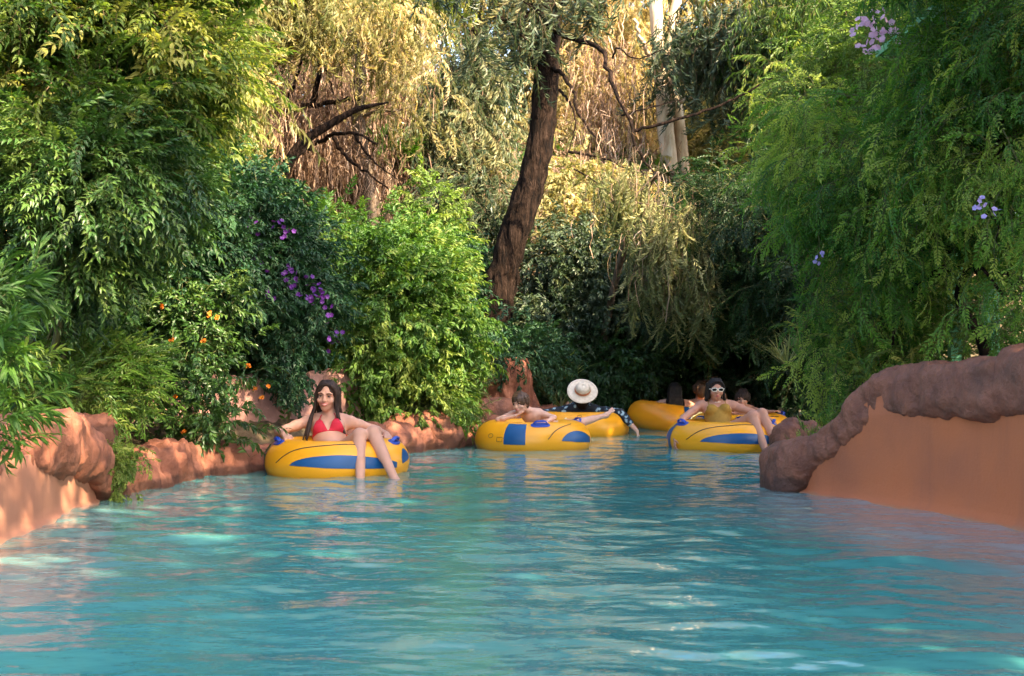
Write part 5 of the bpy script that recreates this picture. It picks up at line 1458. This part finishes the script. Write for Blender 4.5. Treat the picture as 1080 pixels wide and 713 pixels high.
# --- boy lying over the front of his tube
J = dict(pel=(.20, .22, .16), che=(.02, .02, .30), nk=(-.06, -.07, .395), hd=(-.128, -.135, .462), sl=(.06, -.055, .36), sr=(-.135, .03, .375), er=(-.355, -.185, .295), wr=(-.19, -.245, .335), hr=(-.12, -.245, .36), pr=(0, .3, .9), tr=(.3, .9, 0),
         el=(.215, -.13, .315), wl=(.135, -.29, .275), hl=(.09, -.345, .255), pl=(0, .3, -1), tl=(-1, 0, 0), ql=(.25, .2, .2), qr=(.16, .25, .14), kl=(.53, .30, .245), kr=(.42, .42, .12), al=(.80, .60, .305), ar=(.50, .62, -.15), fl=(.87, .64, .36), fr=(.52, .70, -.25))
person('brown-haired boy resting his chin on his arm over the tube rim', Bc, J, .76, (-36, 10, -6), .90, 'skin_pale', short_hair(3), 'hair_brown', True, [('swim_trunks', trunks, .008, 'black_cloth')], female=False, h=.006)

# --- person lying back under the straw hat
J = dict(pel=(.02, .30, .06), che=(.02, .02, .25), nk=(.02, -.12, .335), hd=(.03, -.16, .435), sl=(.19, -.08, .285), sr=(-.15, -.08, .285), er=(-.44, -.14, .25), wr=(-.56, -.36, .225), hr=(-.62, -.43, .21), el=(.48, -.24, .265), wl=(.66, -.34, .06), hl=(.70, -.36, -.05),
         pr=(0, 0, -1.), tr=(0, -1., 0), pl=(-1, 0, -.3), tl=(0, -1, 0), kl=(.14, .72, .30), kr=(-.08, .72, .30), al=(.16, 1.1, .02), ar=(-.1, 1.1, .02), fl=(.17, 1.2, .12), fr=(-.11, 1.2, .12))
o, L, hr, c = person('person in a straw hat and leaf-print shirt lying back with arms spread', Cc, J, 1.05, (180, -30, 0), 1.0, 'skin_pale', short_hair(5, back=.02), 'hair_black', False, [('shirt', shirt, .012, 'floral')], female=False, h=.008)
hc = np.array([.03, -.262, .525]); ax = unit(np.array([.03, -.80, .60])); Rm = frames(ax[None], np.random.default_rng(0))[0]
prof = np.array([(.182, -.005), (.176, .004), (.150, .000), (.118, .004), (.098, .010), (.092, .020), (.088, .05), (.082, .082), (.066, .104), (.035, .110), (.001, .106)])
def lathe(prof, n=48, wav=0.):
    a = np.linspace(0, 2 * math.pi, n, endpoint=False); G = np.zeros((n, len(prof), 3))
    for j, (r, y) in enumerate(prof): G[:, j] = np.stack([np.cos(a) * r, np.full(n, y) + wav * np.sin(2 * a) * (r > .12), np.sin(a) * r * .96], -1)
    return G @ Rm.T + hc
outer = prof; inner = prof[::-1] * np.array([1, 1]) + np.array([-.003, -.005]); inner[:, 0] = np.maximum(inner[:, 0], .0005)
mb = MB(); mb.grid(lathe(np.vstack([outer, inner, outer[:1]]), wav=.006), closed_u=True)
hat = mb.obj('straw_hat', M['straw'], o)
mb = MB(); mb.grid(lathe(np.array([(.0955, .017), (.0935, .026), (.091, .045), (.089, .050), (.085, .050), (.085, .017), (.0955, .017)])), closed_u=True); mb.obj('hat_band', M['hat_band'], hat)

# --- dark-haired person and man with cropped hair, backs to us
J = dict(pel=(.0, .10, .10), che=(.0, .02, .30), nk=(.0, -.06, .43), hd=(.0, -.06, .555), sl=(.16, .0, .40), sr=(-.16, .0, .40), er=(-.40, .06, .33), wr=(-.44, .28, .28), el=(.36, .06, .33), wl=(.42, .28, .28), kl=(.10, .60, .32), kr=(-.12, .60, .32), al=(.1, .95, -.05), ar=(-.12, .95, -.05), fl=(.1, 1.05, .05), fr=(-.12, 1.05, .05))
for k in ('l', 'r'): J['p' + k] = (0, 0, -1)
person('dark-haired person sitting in the orange tube facing the cave', np.array([P(712, 413, 18.2)[0], Dc[1], P(712, 413, 18.2)[2] - .555 + TZ]), J, .9, (180, 4, 0), .95, 'skin', long_hair(7, .12, front=0), 'hair_black', False, [('swimsuit', bandeau, .007, 'black_cloth')], female=False, h=.008)
man = P(738, 412, 18.75); J2 = dict(J); J2['hd'] = (.0, -.02, .58); J2['nk'] = (0, -.01, .44)
person('man with cropped grey-brown hair seen from behind beside the woman in sunglasses', np.array([man[0], 18.7, man[2] - .58 + TZ]), J2, 1.0, (180, 0, 0), 1.0, 'skin_tan', short_hair(8), 'hair_brown', False, [('swim_trunks', trunks, .008, 'black_cloth')], female=False, h=.008)
# --- child with a sunlit face
J = dict(pel=(.0, .05, .10), che=(.0, .0, .25), nk=(.0, -.02, .345), hd=(.01, -.05, .43), sl=(.115, .0, .315), sr=(-.115, .0, .315), er=(-.26, -.12, .30), wr=(-.18, -.27, .30), el=(.23, -.12, .285), wl=(.33, -.24, .30), pl=(0, 0, -1), pr=(0, 0, -1), kl=(.12, .34, .25), kr=(-.10, .34, .25), al=(.12, .62, .05), ar=(-.10, .62, .05), fl=(.12, .7, .14), fr=(-.1, .7, .14))
ch = P(783, 424, 16.2)
person('child with sunlit face leaning on a tube behind the woman in sunglasses', np.array([ch[0], 16.3, ch[2] - .40 + TZ]), J, .72, (-14, 6, 0), .86, 'skin_tan', short_hair(9), 'hair_dark', True, [('swim_trunks', trunks, .008, 'black_cloth')], female=False, h=.007)
# --- bather standing in the water behind
bt = P(750, 404, 18.9)
J = dict(pel=(.0, .0, -.10), che=(.0, .0, .17), nk=(.0, .0, .33), hd=(.0, -.02, .46), sl=(.15, .0, .29), sr=(-.15, .0, .29), er=(-.27, -.05, .05), wr=(-.26, -.2, -.1), el=(.27, -.05, .05), wl=(.26, -.2, -.1), kl=(.09, -.03, -.5), kr=(-.09, -.03, -.5), al=(.1, .03, -.83), ar=(-.1, .03, -.83), fl=(.12, -.12, -.87), fr=(-.12, -.12, -.87))
person('bather standing in the water behind everyone near the cave', np.array([bt[0], 18.9, bt[2] - .46 + TZ]), J, .92, (20, 0, 0), .95, 'skin_tan', short_hair(10), 'hair_brown', True, [('swim_trunks', trunks, .008, 'black_cloth')], female=False, h=.009)
# ------------------------------------------------------------------ light, sky, camera
SUN = Vector((.58, -.56, .60)).normalized()
el = math.asin(SUN.z); rot = math.atan2(SUN.x, SUN.y)
w = bpy.data.worlds.new('World'); SC.world = w; w.use_nodes = True
nt = w.node_tree; bg = nt.nodes['Background']
sky = nt.nodes.new('ShaderNodeTexSky'); sky.sky_type = 'NISHITA'; sky.sun_disc = False
sky.sun_elevation = el; sky.sun_rotation = rot; sky.air_density = 1.0; sky.dust_density = 3.0; sky.ozone_density = 1.0
nt.links.new(sky.outputs[0], bg.inputs[0]); bg.inputs[1].default_value = .15
sl = bpy.data.lights.new('sun', 'SUN'); sl.energy = 5.0; sl.angle = R_(.55); sl.color = (1, .82, .55)
so = link(bpy.data.objects.new('sun', sl)); so.rotation_euler = SUN.to_track_quat('Z', 'Y').to_euler(); so.location = (6, -4, 12)
cd = bpy.data.cameras.new('camera'); cd.lens = 50; cd.sensor_width = 36; cd.sensor_fit = 'HORIZONTAL'
cd.clip_start = .05; cd.clip_end = 2000; cd.shift_y = (HOR - 356.5) / 1080
cd.dof.use_dof = True; cd.dof.focus_distance = 12.3; cd.dof.aperture_fstop = 6.3
co = link(bpy.data.objects.new('camera', cd)); co.location = (0, 0, CAMH); co.rotation_euler = (R_(90), 0, 0)
SC.camera = co
vs = SC.view_settings; vs.view_transform = 'Standard'; vs.look = 'None'; vs.gamma = 1; vs.use_curve_mapping = False; vs.exposure = 2.53
cy = SC.cycles; cy.use_denoising = True; cy.max_bounces = 8; cy.diffuse_bounces = 4; cy.glossy_bounces = 4; cy.transmission_bounces = 4; cy.transparent_max_bounces = 6
cy.sample_clamp_indirect = 6; cy.caustics_reflective = False; cy.caustics_refractive = False
